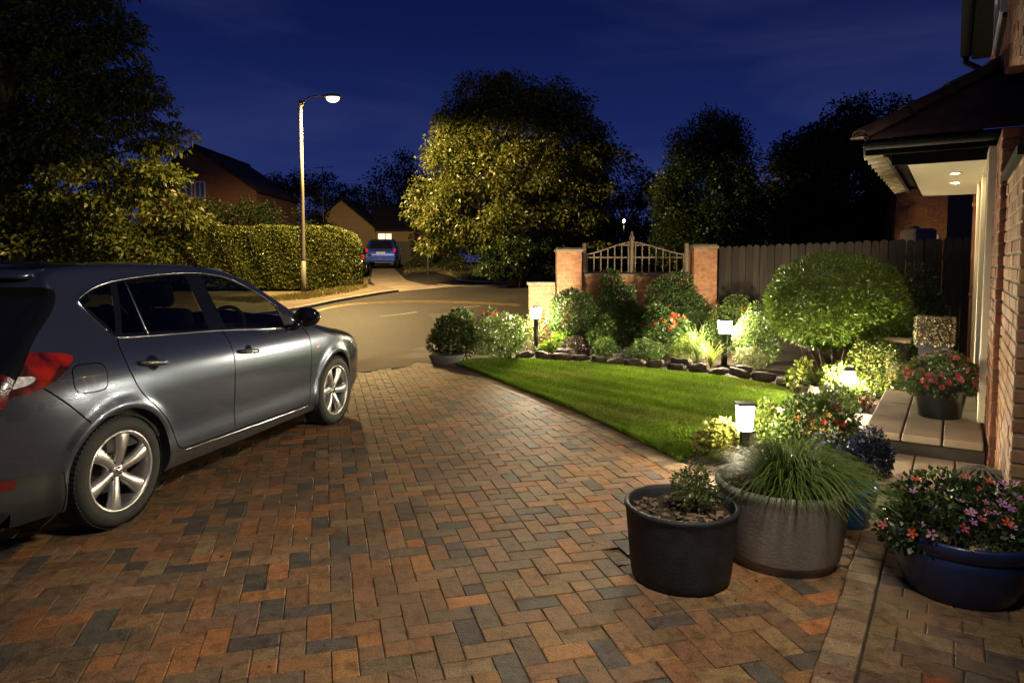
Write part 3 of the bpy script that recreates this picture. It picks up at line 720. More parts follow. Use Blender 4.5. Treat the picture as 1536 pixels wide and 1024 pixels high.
A = np.array(rows)                                   # (rows, NE, 3): x, z, y(right +)
nr = A.shape[0]; Vx = np.stack([A[:, :, 0].ravel(), -A[:, :, 2].ravel(), A[:, :, 1].ravel()], 1)
ii, jj = np.meshgrid(np.arange(nr - 1), np.arange(NE - 1), indexing='ij'); q = (ii * NE + jj).ravel()
Q = np.stack([q, q + 1, q + NE + 1, q + NE], 1); cj = jj.ravel(); cr_ = ii.ravel()
vc = np.where((cr_ >= NB) & (cr_ < nr - NB - 1), 1 - 2 * (cr_ - NB + .5) / NC, np.where(cr_ < NB, 9, -9))
xz = E_c[cj]
lab = np.full(len(Q), 'body', dtype=object)
inner = np.abs(vc) < .93
lab[(cj >= i_cowl) & (cj < i_hdr) & inner] = 'windshield'
lab[(cj >= i_rg0) & (cj < i_rg1)] = 'rear_window'
lab[(cj >= i_rg0 - 2) & (cj < i_rg0)] = 'gloss'
lab[(cj >= i_rg1) & (xz[:, 0] < -.5) & (xz[:, 1] > .875) & (np.abs(vc) > .55)] = 'tail'
lab[(xz[:, 0] > 3.1) & (xz[:, 1] > .64) & (xz[:, 1] < .78) & (np.abs(vc) > .5)] = 'head'
lab[(xz[:, 0] > 3.2) & (xz[:, 1] < .62) & (xz[:, 1] > .5) & (np.abs(vc) < .7)] = 'grille'
lab[(xz[:, 0] > 3.2) & (xz[:, 1] < .42) & (xz[:, 1] > .27) & (np.abs(vc) < .8)] = 'grille'
lab[(xz[:, 0] < -.6) & (xz[:, 1] < .47)] = 'valance'
lab[(cj >= i_cowl - 3) & (cj < i_cowl) & inner] = 'cowl'
lab[(lab == 'tail') & (vc < 0)] = 'tail2'; lab[(lab == 'head') & (vc < 0)] = 'head2'
for nm, mt, on in (('body', 'paint', 'bodyshell'), ('windshield', 'car_glass', 'windscreen'), ('rear_window', 'gloss_black', 'rear_window'), ('gloss', 'gap', 'spoiler_seal'), ('tail', 'tail_red', 'tail_light'), ('tail2', 'tail_red', 'tail_light'), ('head', 'lamp_clear', 'headlight'), ('head2', 'lamp_clear', 'headlight'), ('cowl', 'blackplastic', 'cowl_panel'), ('grille', 'blackplastic', 'grille'), ('valance', 'blackplastic', 'bumper_valance')):
    k = lab == nm
    if nm in ('tail', 'head'): k &= vc > 0
    Fq = Q[k]; idx, inv = np.unique(Fq, return_inverse=True)
    o = np_mesh(on, Vx[idx], inv.reshape(-1, 4), M[mt], CAR, smooth=True)
    bm = bmesh.new(); bm.from_mesh(o.data); bmesh.ops.recalc_face_normals(bm, faces=bm.faces)
    if bm.faces and nm == 'body':
        f = max(bm.faces, key=lambda f: f.calc_center_median().z)
        if f.normal.z < 0: bmesh.ops.reverse_faces(bm, faces=bm.faces)
    bm.to_mesh(o.data); bm.free()
# spoiler blade over the rear window
mb = MB(); 
sp_pts = []
n = 24; vs = []; fs = []
for k in range(n + 1):
    v = 1 - 2 * k / n; y = v * .55; back = .18 * (1 - v * v)
    vs += [(-.12 - back * .2, y, 1.500 + .014 * (1 - v * v)), (-.275 - back, y * .985, 1.462 + .008 * (1 - v * v)), (-.27 - back, y * .985, 1.435 + .008 * (1 - v * v)), (-.16 - back * .2, y, 1.46)]
for k in range(n):
    for j in range(4): fs.append((k * 4 + j, k * 4 + (j + 1) % 4, k * 4 + 4 + (j + 1) % 4, k * 4 + 4 + j))
fs += [(0, 3, 2, 1), (n * 4, n * 4 + 1, n * 4 + 2, n * 4 + 3)]
mb.add(vs, fs, 0, True); o = mb.build('roof_spoiler', M['paint'], CAR, smooth=True)
# bright window trims, and a thin bright tube drawn along the sill line
def on_side(P, off, sgn): P = np.asarray(P); return [(x, -sgn * (float(W(x, z)) + off), z) for x, z in P]
for sgn in (1, -1):
    mb = MB()
    mb.tube(on_side(np.vstack([cr([(.02, 1.135), (-.06, 1.24), (-.092, 1.316)], 5), resample(dlo_top, .03)[1:]]), .002, sgn), .0058, 6)
    mb.build('window_trim', M['chrome'], CAR)
    mb = MB(); mb.tube(on_side(resample(cr([(1.93, .992), (1.80, .984), (.992, 1.044), (.30, 1.077), (.065, 1.091)], 8), .05), .003, sgn), .006, 6)
    mb.build('window_trim', M['chrome'], CAR)
    mb = MB(); mb.tube(on_side(resample(np.array([(.308, 1.41), (.304, 1.25), (.306, 1.08)]), .05), .002, sgn), .0055, 6); mb.build('window_bar', M['chrome'], CAR)
    mb = MB(); mb.tube(on_side(resample(np.array([(.54, .303), (1.058, .291), (2.10, .270)]), .06), .0, sgn), .0055, 6); mb.build('sill_bright_line', M['chrome'], CAR)
    # handles: flat black disc painting in the dark hollow, grip
    for hx, hz, dr in ((.263, .919, 'rear_door'), (1.216, .868, 'front_door')):
        par = car_parts[dr][sgn]; y = float(W(hx, hz))
        mb = MB(); n = 20; vs = [(hx + .0, -sgn * (y + .0025), hz)]
        for k in range(n):
            a = 2 * PI * k / n; px_, pz_ = hx + .048 * math.cos(a), hz + .046 * math.sin(a); vs.append((px_, -sgn * (float(W(px_, pz_)) + .0015), pz_))
        mb.add(vs, [(0, 1 + k, 1 + (k + 1) % n) for k in range(n)]); mb.build('recess_dark_disc', M['gloss_black'], par)
        mb = MB(); pts = []; rr = []
        for t in np.linspace(-1, 1, 15):
            xx = hx + t * .108; zz = hz - t * .012; pts.append((xx, -sgn * (float(W(xx, zz)) + .006 + .026 * (1 - t ** 4)), zz)); rr.append(.0175 * (1 - .35 * abs(t) ** 3))
        mb.tube(pts, rr, 10); mb.build('door_handle', M['darktrim'], par)
        mb = MB(); mb.tube([(p[0], p[1] - sgn * .011, p[2] + .004) for p in pts[2:-2]], .0065, 6); mb.build('handle_trim', M['chrome'], par)
    # mirror
    mb = MB(); bm = bmesh.new(); bmesh.ops.create_uvsphere(bm, u_segments=20, v_segments=14, radius=1)
    mc = Vector((1.83, -sgn * .985, 1.075)); vs = []
    for v in bm.verts:
        c = v.co.copy(); x = c.x * (.058 if c.x < 0 else .085); y = c.y * .115; z = c.z * .082 * (1 - .12 * c.y * sgn)
        if c.x < -.35: x = -.058 * (.35 + (abs(c.x) - .35) * .25)
        vs.append(mc + Vector((x + .03 * abs(c.y), y, z)))
    fs = [[v.index for v in f.verts] for f in bm.faces]; bm.free(); mb.add(vs, fs, 0, True)
    mir = mb.build('door_mirror', M['gloss_black'], CAR, smooth=True)
    mb = MB(); mb.tube([(1.80, -sgn * .845, .985), (1.815, -sgn * .90, .99), (1.83, -sgn * .955, 1.03)], [.035, .03, .032], 10); mb.build('mirror_arm', M['gloss_black'], mir)
    mb = MB(); mb.tube([(1.885, -sgn * 1.03, 1.115), (1.89, -sgn * 1.075, 1.10), (1.87, -sgn * 1.10, 1.07)], [.012, .016, .01], 8); mb.build('indicator', M['lamp_clear'], mir)
    # side repeater
    mb = MB(); vs = [(2.232, -sgn * (float(W(2.232, .775)) + .007), .775)]
    for k in range(16):
        a = 2 * PI * k / 16; px_, pz_ = 2.232 + .034 * math.cos(a), .775 + .016 * math.sin(a); vs.append((px_, -sgn * (float(W(px_, pz_)) + .001), pz_))
    mb.add(vs, [(0, 1 + k, 1 + (k + 1) % 16) for k in range(16)], 0, True); mb.build('side_repeater', M['amber'], CAR)
    # arch liners and arch edge
    for cx in CX:
        mb = MB(); vs = []; fs = []; nn = 30
        for k in range(nn + 1):
            a = PI - aL + (2 * aL - PI) * k / nn
            for yy, r in ((0.0, AR), (-.30, AR + .01)):
                x_, z_ = cx + r * math.cos(a), CZ + r * math.sin(a)
                vs.append((x_, -sgn * (float(W(cx + AR * math.cos(a), CZ + AR * math.sin(a))) - .001 + yy), z_))
        for k in range(nn): fs.append((2 * k, 2 * k + 1, 2 * k + 3, 2 * k + 2))
        mb.add(vs, fs, 0, True); mb.build('wheel_arch_liner', M['blackplastic'], CAR, recalc=False)
# wheels
def wheel_meshes():
    W_ = thing('wheel', None, None)
    t = MB(); t.lathe([(.225, -.09), (.245, -.1), (.27, -.103), (.295, -.098), (.310, -.088), (.3175, -.07), (.32, -.03), (.32, .03), (.3175, .07), (.310, .088), (.295, .098), (.27, .103), (.245, .1), (.225, .09)], n=72, axis='y', wob=None)
    for k in range(72):   # tread blocks
        a = 2 * PI * k / 72; 
        for yy in (-.062, .062):
            mt = Matrix.Translation((.3195 * math.cos(a), yy, .3195 * math.sin(a))) @ Matrix.Rotation(-a, 4, 'Y')
            t.add([mt @ Vector(p) for p in ((0, -.03, -.010), (0, .03, -.010), (0, .03, .010), (0, -.03, .010), (.005, -.028, -.009), (.005, .028, -.009), (.005, .028, .009), (.005, -.028, .009))], [(4, 5, 6, 7), (0, 1, 5, 4), (1, 2, 6, 5), (2, 3, 7, 6), (3, 0, 4, 7)])
    tyre = t.build('tyre', M['tyre'], W_)
    r = MB(); r.lathe([(.206, .07), (.214, -.02), (.214, -.088), (.222, -.096), (.234, -.098), (.236, -.09), (.228, -.082), (.215, -.07)], n=64, axis='y')
    rim = r.build('rim', M['alloy'], W_)
    s = MB()
    for k in range(6):
        a0 = 2 * PI * k / 6 + .25; n = 12; vs = []; fs = []
        for i in range(n + 1):
            t_ = i / n; rad = .034 + t_ * .184
            wd = .030 - .004 * math.sin(t_ * PI) + .020 * t_ ** 1.6; tw = a0 + .09 * t_
            y0 = -.062 - .012 * math.sin(t_ * PI * .8) - .012 * t_
            er = Vector((math.cos(tw), 0, math.sin(tw))); et = Vector((-math.sin(tw), 0, math.cos(tw)))
            for u, dy in ((-1, .030), (-1, .006), (-.55, -.002), (0, -.006), (.55, -.002), (1, .006), (1, .030)):
                vs.append(er * rad + et * (u * wd) + Vector((0, y0 + dy, 0)))
        for i in range(n):
            for j in range(6): fs.append((i * 7 + j, i * 7 + j + 1, i * 7 + 8 + j, i * 7 + 7 + j))
        s.add(vs, fs, 0, True)
    s.lathe([(0, -.074), (.028, -.074), (.034, -.07), (.038, -.066), (.06, -.062), (.068, -.05), (.07, -.02)], n=36, axis='y')
    s.build('spokes', M['alloy'], W_)
    nb = MB()
    for k in range(6):
        a = 2 * PI * (k + .5) / 6 + .25; c = (.052 * math.cos(a), -.066, .052 * math.sin(a))
        nb = MB(); nb.tube([(c[0], -.05, c[2]), (c[0], -.072, c[2])], .0095, 6, smooth=False); nb.build('wheel_nut', M['darktrim'], W_)
    h = MB(); h.lathe([(0, -.080), (.018, -.0795), (.024, -.076), (.025, -.07)], n=24, axis='y'); h.tube([(.014 * math.cos(a), -.0805, .009 * math.sin(a)) for a in np.linspace(0, 2 * PI, 20)[:-1]], .0016, 5, closed=True); h.tube([(0, -.0805, -.009), (0, -.0805, .009)], .0015, 5)
    h.build('centre_cap', M['chrome'], W_)
    d = MB(); d.lathe([(.0, .02), (.06, .02), (.135, .02), (.14, .025), (.14, .04), (.0, .04)], n=40, axis='y'); d.box((.10, .015, .06), (.06, .05, .11), m=0)
    d.build('brake_disc', M['disc'], W_)
    b = MB(); b.lathe([(.0, .075), (.205, .075), (.206, .06)], n=40, axis='y'); b.build('wheel_back', M['gap'], W_)
    return W_
w0 = wheel_meshes(); first = True
for cx in CX:
    for sgn in (1, -1):
        wv = w0 if first else copy_tree(w0); first = False
        wv.parent = CAR; wv.location = (cx, -sgn * .752, CZ + .002); wv.rotation_euler = (0, (.4 if cx > 1 else 0.0) * sgn, 0 if sgn == 1 else PI)
# a wheel is a part; keep thing > part > sub-part depth by folding its pieces under the tyre
# underbody and interior
mb = MB(); mb.box((1.3, 0, .20), (3.6, 1.36, .08)); mb.box((-.45, 0, .3), (.5, 1.3, .2)); mb.box((3.0, 0, .35), (.55, 1.3, .3)); mb.box((1.3, 0, .30), (1.75, 1.58, .16)); mb.build('underbody', M['gap'], CAR)
mb = MB(); mb.box((.9, 0, .42), (2.4, 1.5, .04)); mb.box((1.98, 0, .86), (.5, 1.48, .26), bev=.05); mb.box((1.82, -.0, .93), (.25, 1.44, .12), bev=.05)
for sgn in (1, -1): mb.box((.95, -sgn * .785, .72), (2.0, .05, .56))
mb.box((-.05, 0, .80), (.10, 1.44, .5)); mb.box((-.3, 0, 1.0), (.55, 1.30, .03))
mb.build('dashboard', M['interior'], CAR)
def seat(x, y, w=.50):
    mb = MB(); mb.box((x + .12, y, .58), (.52, w, .16), bev=.05); T = Matrix.Translation((x - .16, y, .90)) @ Matrix.Rotation(-.24, 4, 'Y'); mb.box((0, 0, 0), (.13, w * .94, .62), bev=.06, mat=T)
    T = Matrix.Translation((x - .27, y, 1.30)) @ Matrix.Rotation(-.2, 4, 'Y'); mb.box((0, 0, 0), (.09, .26, .18), bev=.04, mat=T); mb.tube([(x - .25, y - .05, 1.18), (x - .26, y - .05, 1.28)], .008, 6); mb.tube([(x - .25, y + .05, 1.18), (x - .26, y + .05, 1.28)], .008, 6)
    mb.build('seat', M['seatcloth'], CAR)
for y in (-.37, .37): seat(1.15, y); seat(.28, y, .62)
mb = MB(); mb.tube([(1.62 + .07 * math.cos(a) , -.37 + .185 * math.sin(a), .99 + .17 * math.cos(a)) for a in np.linspace(0, 2 * PI, 33)[:-1]], .015, 8, closed=True)
mb.box((1.63, -.37, .985), (.04, .16, .09), bev=.02); mb.tube([(1.62, -.54, .99), (1.62, -.2, .99)], .012, 6); mb.build('steering_wheel', M['interior'], CAR)
mb = MB(); mb.box((1.55, 0, 1.33), (.03, .22, .06), bev=.012); mb.tube([(1.57, 0, 1.35), (1.60, 0, 1.41)], .008, 6); mb.build('rear_view_mirror', M['gap'], CAR)
mb = MB(); mb.box((1.35, 0, 1.462), (.12, 1.05, .02)); mb.box((.6, 0, 1.478), (1.55, 1.05, .012)); mb.build('headlining', M['interior'], CAR)
# exhaust, plates
mb = MB(); mb.box((-1.005, 0, .80), (.012, .52, .11), bev=.004); mb.build('number_plate', M['yellow_line'], CAR)
# aerial on the roof
mb = MB(); mb.tube([(.02, 0, 1.54), (-.06, 0, 1.60), (-.14, 0, 1.68)], [.008, .004, .002], 6); mb.build('aerial', M['blackplastic'], CAR)
# place: rear axle point under the right-hand tyre face
rear = gp(173, 787); front = gp(497, 634.5); dd = (front - rear).normalized(); nn_ = Vector((dd.y, -dd.x, 0))
org = rear - nn_ * .80
CAR.location = (org.x, org.y, 0.0); CAR.rotation_euler = (0, 0, math.atan2(dd.y, dd.x))
# ================================================================ the house on the right, built in its own frame (s along the wall, o outward)
HOUSE = thing('brick_house', 'red brick house with lit soffit over its doorway and brown tiled canopy', 'house', (HB.x, HB.y, 0), math.atan2(HD.y, HD.x))
HL = [((.30, .115, .055), 4), ((.25, .095, .05), 3), ((.34, .145, .07), 2), ((.19, .08, .05), 1.5)]
HLt = [((.40, .24, .12), 3), ((.34, .17, .085), 3), ((.30, .13, .065), 2)]
class Bricks:
    """bricks as rounded blocks proud of a mortar core; frame (s, o, z)"""
    def __init__(s): s.v = []; s.f = []; s.c = []
    def block(s, p0, p1, rs, P, b=.005):
        x0, y0, z0 = p0; x1, y1, z1 = p1; col = pal(rs, P); k = len(s.v)
        j = [rs.uniform(-.0015, .0015) for _ in range(4)]
        for (a, bb, c) in ((b, b, 0), (0, b, b), (b, 0, b)):
            for X, sx in ((x0, 1), (x1, -1)):
                for Y, sy in ((y0, 1), (y1, -1)):
                    for Z, sz in ((z0, 1), (z1, -1)):
                        s.v.append((X + sx * a, Y + sy * bb + j[0], Z + sz * c + j[1])); s.c.append(col)
        T = lambda i, X, Y, Z: k + i * 8 + X * 4 + Y * 2 + Z
        f = s.f
        for Z in (0, 1): f.append((T(0, 0, 0, Z), T(0, 1, 0, Z), T(0, 1, 1, Z), T(0, 0, 1, Z)))
        for X in (0, 1): f.append((T(1, X, 0, 0), T(1, X, 1, 0), T(1, X, 1, 1), T(1, X, 0, 1)))
        for Y in (0, 1): f.append((T(2, 0, Y, 0), T(2, 1, Y, 0), T(2, 1, Y, 1), T(2, 0, Y, 1)))
        for X in (0, 1):
            for Y in (0, 1): f.append((T(1, X, Y, 0), T(1, X, Y, 1), T(2, X, Y, 1), T(2, X, Y, 0)))
        for X in (0, 1):
            for Z in (0, 1): f.append((T(0, X, 0, Z), T(0, X, 1, Z), T(1, X, 1, Z), T(1, X, 0, Z)))
        for Y in (0, 1):
            for Z in (0, 1): f.append((T(0, 0, Y, Z), T(0, 1, Y, Z), T(2, 1, Y, Z), T(2, 0, Y, Z)))
        for X in (0, 1):
            for Y in (0, 1):
                for Z in (0, 1): f.append((T(0, X, Y, Z), T(1, X, Y, Z), T(2, X, Y, Z)))
    def build(s, name, parent):
        me = bpy.data.meshes.new(name); me.from_pydata(s.v, [], s.f); me.materials.append(M['hbrick'])
        a = me.attributes.new('Col', 'FLOAT_COLOR', 'POINT'); c4 = np.ones((len(s.v), 4), np.float32); c4[:, :3] = s.c; a.data.foreach_set('color', c4.ravel())
        bm = bmesh.new(); bm.from_mesh(me); bmesh.ops.recalc_face_normals(bm, faces=bm.faces); bm.to_mesh(me); bm.free()
        return link(bpy.data.objects.new(name, me), parent)
def brickwall(name, s0, s1, z0, z1, o, P=HL, depth=.102, seed=1, ends=(1, 1), joint=.01, L=.225, H=.075, parent=None, cut=None):
    rs = random.Random(seed); B = Bricks(); r = 0; z = z0
    while z < z1 - .02:
        h = min(H, z1 - z); s = s0 - (L / 2 if r % 2 else 0)
        while s < s1 - .01:
            a, b = max(s, s0), min(s + L, s1)
            if b - a > .03 and not (cut and cut((a + b) / 2, z + h / 2)): B.block((a + joint / 2 * (a > s0), o - depth, z + joint / 2), (b - joint / 2 * (b < s1), o + rs.uniform(-.0025, .0025), z + h - joint / 2), rs, P, b=.006)
            s += L
        z += H; r += 1
    w = B.build(name, parent or HOUSE)
    m = MB(); m.box(((s0 + s1) / 2, o - .006 - depth / 2 - .01, (z0 + z1) / 2), (s1 - s0 - .012, depth + .02, z1 - z0 - .006)) if not cut else None
    if not cut: m.build('mortar', M['mortar'], w)
    return w
brickwall('wall', 4.0, 5.30, 0, 2.06, 0.0, P=HLt, seed=2)                       # wing wall nearest the camera
brickwall('wall', 5.31, 6.10, 0, 2.40, .035, seed=3, L=.225)                    # quoined pier
brickwall('wall', 7.70, 8.25, .30, 2.40, .055, P=HLt, seed=4)                   # middle pier
brickwall('wall', 8.62, 9.80, 0, 2.40, .03, P=HLt, seed=5)                      # far pier
mb = MB(); mb.box((4.65, -.05, 2.075), (1.34, .16, .05)); mb.build('coping', M['gutter'], HOUSE)
# core of the building: ground floor set back behind, upper storey over it
mb = MB(); mb.box((7.9, -.32, 1.3), (3.78, .34, 2.59)); mb.box((4.72, -.62, 1.28), (1.4, .9, 2.5)); mb.box((1.8, -1.5, 2.4), (4.44, .2, 4.8)); mb.box((3.95, -1.0, 1.25), (.12, .9, 2.5)); mb.build('wall', M['brick_dark'], HOUSE)
up = brickwall('wall', 3.0, 9.80, 2.36, 3.86, 0.0, seed=9, P=[((.20, .085, .045), 4), ((.16, .07, .04), 3), ((.24, .11, .055), 2)], cut=lambda s, z: (6.2 < s < 7.4 and z > 3.36) or z < 3.17 - (7.1 - s) * .212)
mb = MB(); mb.add([(s_, o_, z_) for s_, zb_ in ((3.01, 2.31), (6.19, 2.98)) for o_ in (-.135, -.015) for z_ in (zb_ + .06, 3.85)], [(0, 1, 3, 2), (4, 6, 7, 5), (0, 4, 5, 1), (2, 3, 7, 6), (0, 2, 6, 4), (1, 5, 7, 3)]); mb.box((8.6, -.075, 3.52), (2.38, .12, .66)); mb.box((6.8, -.078, 3.22), (1.22, .12, .26)); mb.build('mortar', M['mortar'], up)
mb = MB(); mb.box((6.4, -2.0, 3.55), (6.78, 3.7, .7)); mb.box((1.8, -.7, 3.4), (2.38, 1.4, 1.2)); mb.build('wall', M['brick_dark'], HOUSE)
win = thing('window', None, None); win.parent = HOUSE
mb = MB(); mb.box((6.8, -.03, 3.62), (1.14, .05, .44)); mb.build('pane', M['window_dark'], win)
mb = MB()
for ds, w_ in ((-.57, .06), (0, .06), (.57, .06)): mb.box((6.8 + ds, -.0, 3.62), (w_, .09, .46))
for dz in (-.2, .2): mb.box((6.8, -.001, 3.62 + dz), (1.08, .088, .055))
mb.build('window_frame', M['white_frame'], win)
mb = MB(); mb.box((6.8, .0, 3.37), (1.2, .06, .04), bev=.008); mb.build('sill', M['roof_dark'], win)
# eaves of the upper storey: soffit box and gutter running along the wall, ended beyond the window
mb = MB(); mb.box((6.25, .075, 3.88), (6.5, .17, .03)); mb.box((9.49, .075, 3.97), (.03, .17, .2)); mb.build('eaves_board', M['gutter'], HOUSE)
mb = MB(); mb.box((6.25, .172, 3.97), (6.5, .02, .2)); mb.build('fascia', M['gutter'], HOUSE)
def gutter(name, a, b, r=.058, parent=HOUSE):
    a, b = Vector(a), Vector(b); d = (b - a).normalized(); h = Vector((0, 0, 1)).cross(d).normalized(); vs = []; fs = []; n = 12
    for rr in (r, r - .006):
        for p in (a, b):
            for k in range(n + 1):
                t = PI * k / n; vs.append(p + h * math.cos(t) * rr + Vector((0, 0, -math.sin(t) * rr)))
    m_ = n + 1
    for k in range(n):
        fs += [(k, k + 1, m_ + k + 1, m_ + k), (2 * m_ + k, 3 * m_ + k, 3 * m_ + k + 1, 2 * m_ + k + 1), (k, k + 1, 2 * m_ + k + 1, 2 * m_ + k), (m_ + k, m_ + k + 1, 3 * m_ + k + 1, 3 * m_ + k)]
    fs += [(0, 2 * m_, 3 * m_, m_), (n, m_ + n, 3 * m_ + n, 2 * m_ + n)]
    mb = MB(); mb.add(vs, fs, 0, True); 
    c = MB
    mb.add([a + h * math.cos(PI * k / n) * r + Vector((0, 0, -math.sin(PI * k / n) * r)) for k in range(n + 1)], [tuple(range(n + 1))])
    mb.add([b + h * math.cos(PI * k / n) * r + Vector((0, 0, -math.sin(PI * k / n) * r)) for k in range(n + 1)], [tuple(range(n + 1))])
    return mb.build(name, M['gutter'], parent)
gutter('gutter', (3.0, .235, 3.97), (9.62, .235, 3.97))
mb = MB(); mb.tube([(9.52, .235, 3.93), (9.52, .235, 3.85), (9.56, .15, 3.80), (9.60, .075, 3.77), (9.60, .07, 3.4), (9.60, .07, 2.9)], .034, 10); mb.build('downpipe', M['gutter'], HOUSE)
mb = MB(); T = [(9.95, .2, 4.03), (3.0, .2, 4.03), (3.0, -3.6, 6.2), (9.95, -3.6, 6.2)]; mb.add([Vector(p) for p in T] + [Vector(p) + Vector((0, 0, .06)) for p in T], [(0, 1, 2, 3), (4, 5, 6, 7), (0, 1, 5, 4), (1, 2, 6, 5), (2, 3, 7, 6), (3, 0, 4, 7)]); mb.build('roof', M['roof_dark'], HOUSE)
# ---- doorway: cream posts, dark side lights, grey door, step
mb = MB(); mb.box((6.19, .028, 1.35), (.14, .10, 2.1), bev=.008); mb.box((7.62, .03, 1.35), (.12, .10, 2.1), bev=.008); mb.box((6.9, .028, 2.36), (1.3, .098, .07)); mb.box((8.50, .04, 1.35), (.13, .11, 2.1), bev=.008); mb.box((8.34, .035, 1.35), (.05, .09, 2.1))
mb.build('door_frame', M['cream'], HOUSE)
mb = MB(); mb.box((6.62, -.02, 1.33), (.62, .05, 2.0), bev=.01)
for z in (.75, 1.35, 1.95): mb.box((6.62, .008, z), (.42, .02, .42), bev=.008)
dr_ = mb.build('door', M['door_grey'], HOUSE)
mb = MB(); mb.tube([(6.40, .03, 1.30), (6.40, .06, 1.30), (6.40, .06, 1.45), (6.40, .03, 1.45)], .008, 8); mb.build('door_handle', M['chrome'], dr_)
mb = MB(); mb.box((7.25, -.01, 1.33), (.56, .03, 1.96)); mb.build('window', M['window_dark'], HOUSE)
mb = MB(); mb.box((6.975, .022, 1.33), (.06, .075, 2.0), bev=.006); mb.box((7.25, .02, 1.0), (.5, .05, .05)); mb.build('window_frame', M['door_grey'], HOUSE)
# ---- canopy: soffit, fascia, downlights, gutter, hipped tiled roof
mb = MB(); mb.box((8.25, .31, 2.365), (3.3, .64, .022)); mb.build('soffit', M['soffit'], HOUSE)
mb = MB(); mb.box((6.585, .02, 2.435), (.03, 1.46, .16)); mb.box((8.25, .645, 2.43), (3.36, .03, .13)); mb.box((9.92, .3, 2.43), (.03, .70, .14)); mb.build('fascia', M['gutter'], HOUSE)
M['downlight'] = emit_mat('downlight', (1, .78, .48), 420)
for s_ in (7.45, 8.35):
    mb = MB(); mb.lathe([(.036, -.004), (.05, -.006), (.056, -.002), (.056, .004)], c=(s_, .29, 2.352), n=24); dl = mb.build('downlight', M['cream'], HOUSE)
    mb = MB(); mb.lathe([(0, 0), (.036, 0)], c=(s_, .29, 2.349), n=20); mb.build('bulb', M['downlight'], dl)
gutter('gutter', (6.17, .92, 2.50), (6.17, -1.5, 2.50), r=.055)
mb = MB(); mb.box((6.25, -.29, 2.475), (.02, 2.42, .13)); mb.build('fascia', M['gutter'], HOUSE)
# roof planes with stepped tile courses. near slope rises along +s, side slope rises along -o
SL = .70; e0 = 6.19; o0 = .93; zE = 2.535
def near_slope():
    mb = MB(); n = 9; st = .27
    for k in range(n):
        t0, t1 = k * st, (k + 1) * st + .05; z0 = zE + t0 * SL + .038; z1 = zE + t1 * SL + .002
        oa, ob = o0 - t0, o0 - t1; far = -2.6
        w = .165; o = oa; c = 0; 
        vs = [(e0 + t0, oa, z0), (e0 + t0, far, z0), (e0 + t1, far, z1), (e0 + t1, ob, z1)]
        vs += [(a, b, c - .035) for a, b, c in vs]
        mb.add(vs, [(0, 1, 2, 3), (4, 5, 6, 7), (0, 1, 5, 4), (0, 3, 7, 4)])
    return mb
r1 = near_slope(); 
r1.build('roof', M['rooftile'], HOUSE)
mb = MB(); n = 4; st = .27
for k in range(n):
    t0, t1 = k * st, min((k + 1) * st + .05, 1.0); z0 = zE + t0 * SL + .022; z1 = zE + t1 * SL + .002
    vs = [(e0 + t0, o0 - t0, z0), (10.05, o0 - t0, z0), (10.05, o0 - t1, z1), (e0 + t1, o0 - t1, z1)]; vs += [(a, b, c - .02) for a, b, c in vs]
    mb.add(vs, [(0, 1, 2, 3), (4, 5, 6, 7), (0, 1, 5, 4), (1, 2, 6, 5)])
mb.build('roof', M['rooftile'], HOUSE)
mb = MB(); k = 0; t = -.02
while t < 1.7:   # half-round hip tiles
    a = Vector((e0 + t, o0 - t, zE + t * SL + .025)); t2 = t + .33; b = Vector((e0 + t2, o0 - t2, zE + t2 * SL + .025 - .012))
    d = (b - a).normalized(); h = d.cross(Vector((0, 0, 1))).normalized(); u = h.cross(d).normalized(); vs = []; fs = []
    for p, r in ((a, .098), (b, .088)):
        for j in range(13): vs.append(p + h * math.cos(PI * j / 12) * r + u * math.sin(PI * j / 12) * r * .8)
    for p, r in ((a, .083), (b, .073)):
        for j in range(13): vs.append(p + h * math.cos(PI * j / 12) * r + u * math.sin(PI * j / 12) * r * .8)
    for j in range(12): fs += [(j, j + 1, 14 + j, 13 + j), (26 + j, 27 + j, 40 + j, 39 + j), (j, j + 1, 27 + j, 26 + j)]
    mb.add(vs, fs, 0, True); t += .30
mb.build('hip_tiles', M['rooftile'], HOUSE)
mb = MB(); mb.lathe([(0, 0), (.05, .0), (.07, -.01)], c=(e0 - .03, o0 + .03, zE + .02), n=14); mb.build('hip_end', M['cap'], HOUSE)
# undersides of the side eave: curved tile ends hanging past the board
mb = MB(); s_ = 6.25
while s_ < 9.95:
    vs = []; fs = []
    for (oo, zz) in ((.80, 2.485), (.94, 2.46)):
        for th in (0, .018):
            for j in range(9):
                u = j / 8; vs.append((s_ + u * .27, oo, zz + th + .03 - .10 * math.sin(u * PI)))
    for j in range(8):
        fs += [(j, j + 1, 19 + j, 18 + j), (9 + j, 10 + j, 28 + j, 27 + j), (18 + j, 19 + j, 28 + j, 27 + j)]
    mb.add(vs, fs, 0, True); s_ += .31
mb.build('verge_tiles', M['verge_tile'], HOUSE)
mb = MB(); mb.box((8.2, .78, 2.43), (3.6, .03, .05)); mb.box((8.2, .71, 2.47), (3.6, .14, .02)); mb.build('eave_gap_board', M['roof_dark'], HOUSE)  # dark boards added to make the eave gap behind the tiles look shaded
mb = MB(); mb.tube([(9.89, .06, 2.34), (9.89, .06, .02)], .042, 14); mb.tube([(9.89, .06, 2.2), (9.89, .06, 2.26)], .05, 14); mb.tube([(9.89, .06, 1.1), (9.89, .06, 1.16)], .05, 14); mb.build('downpipe', M['terracotta'], HOUSE)
mb = MB(); mb.tube([(6.2, -.16, 2.45), (6.2, -.16, 2.1), (5.35, -.02, 2.06)], .035, 12); mb.build('downpipe', M['gutter'], HOUSE)
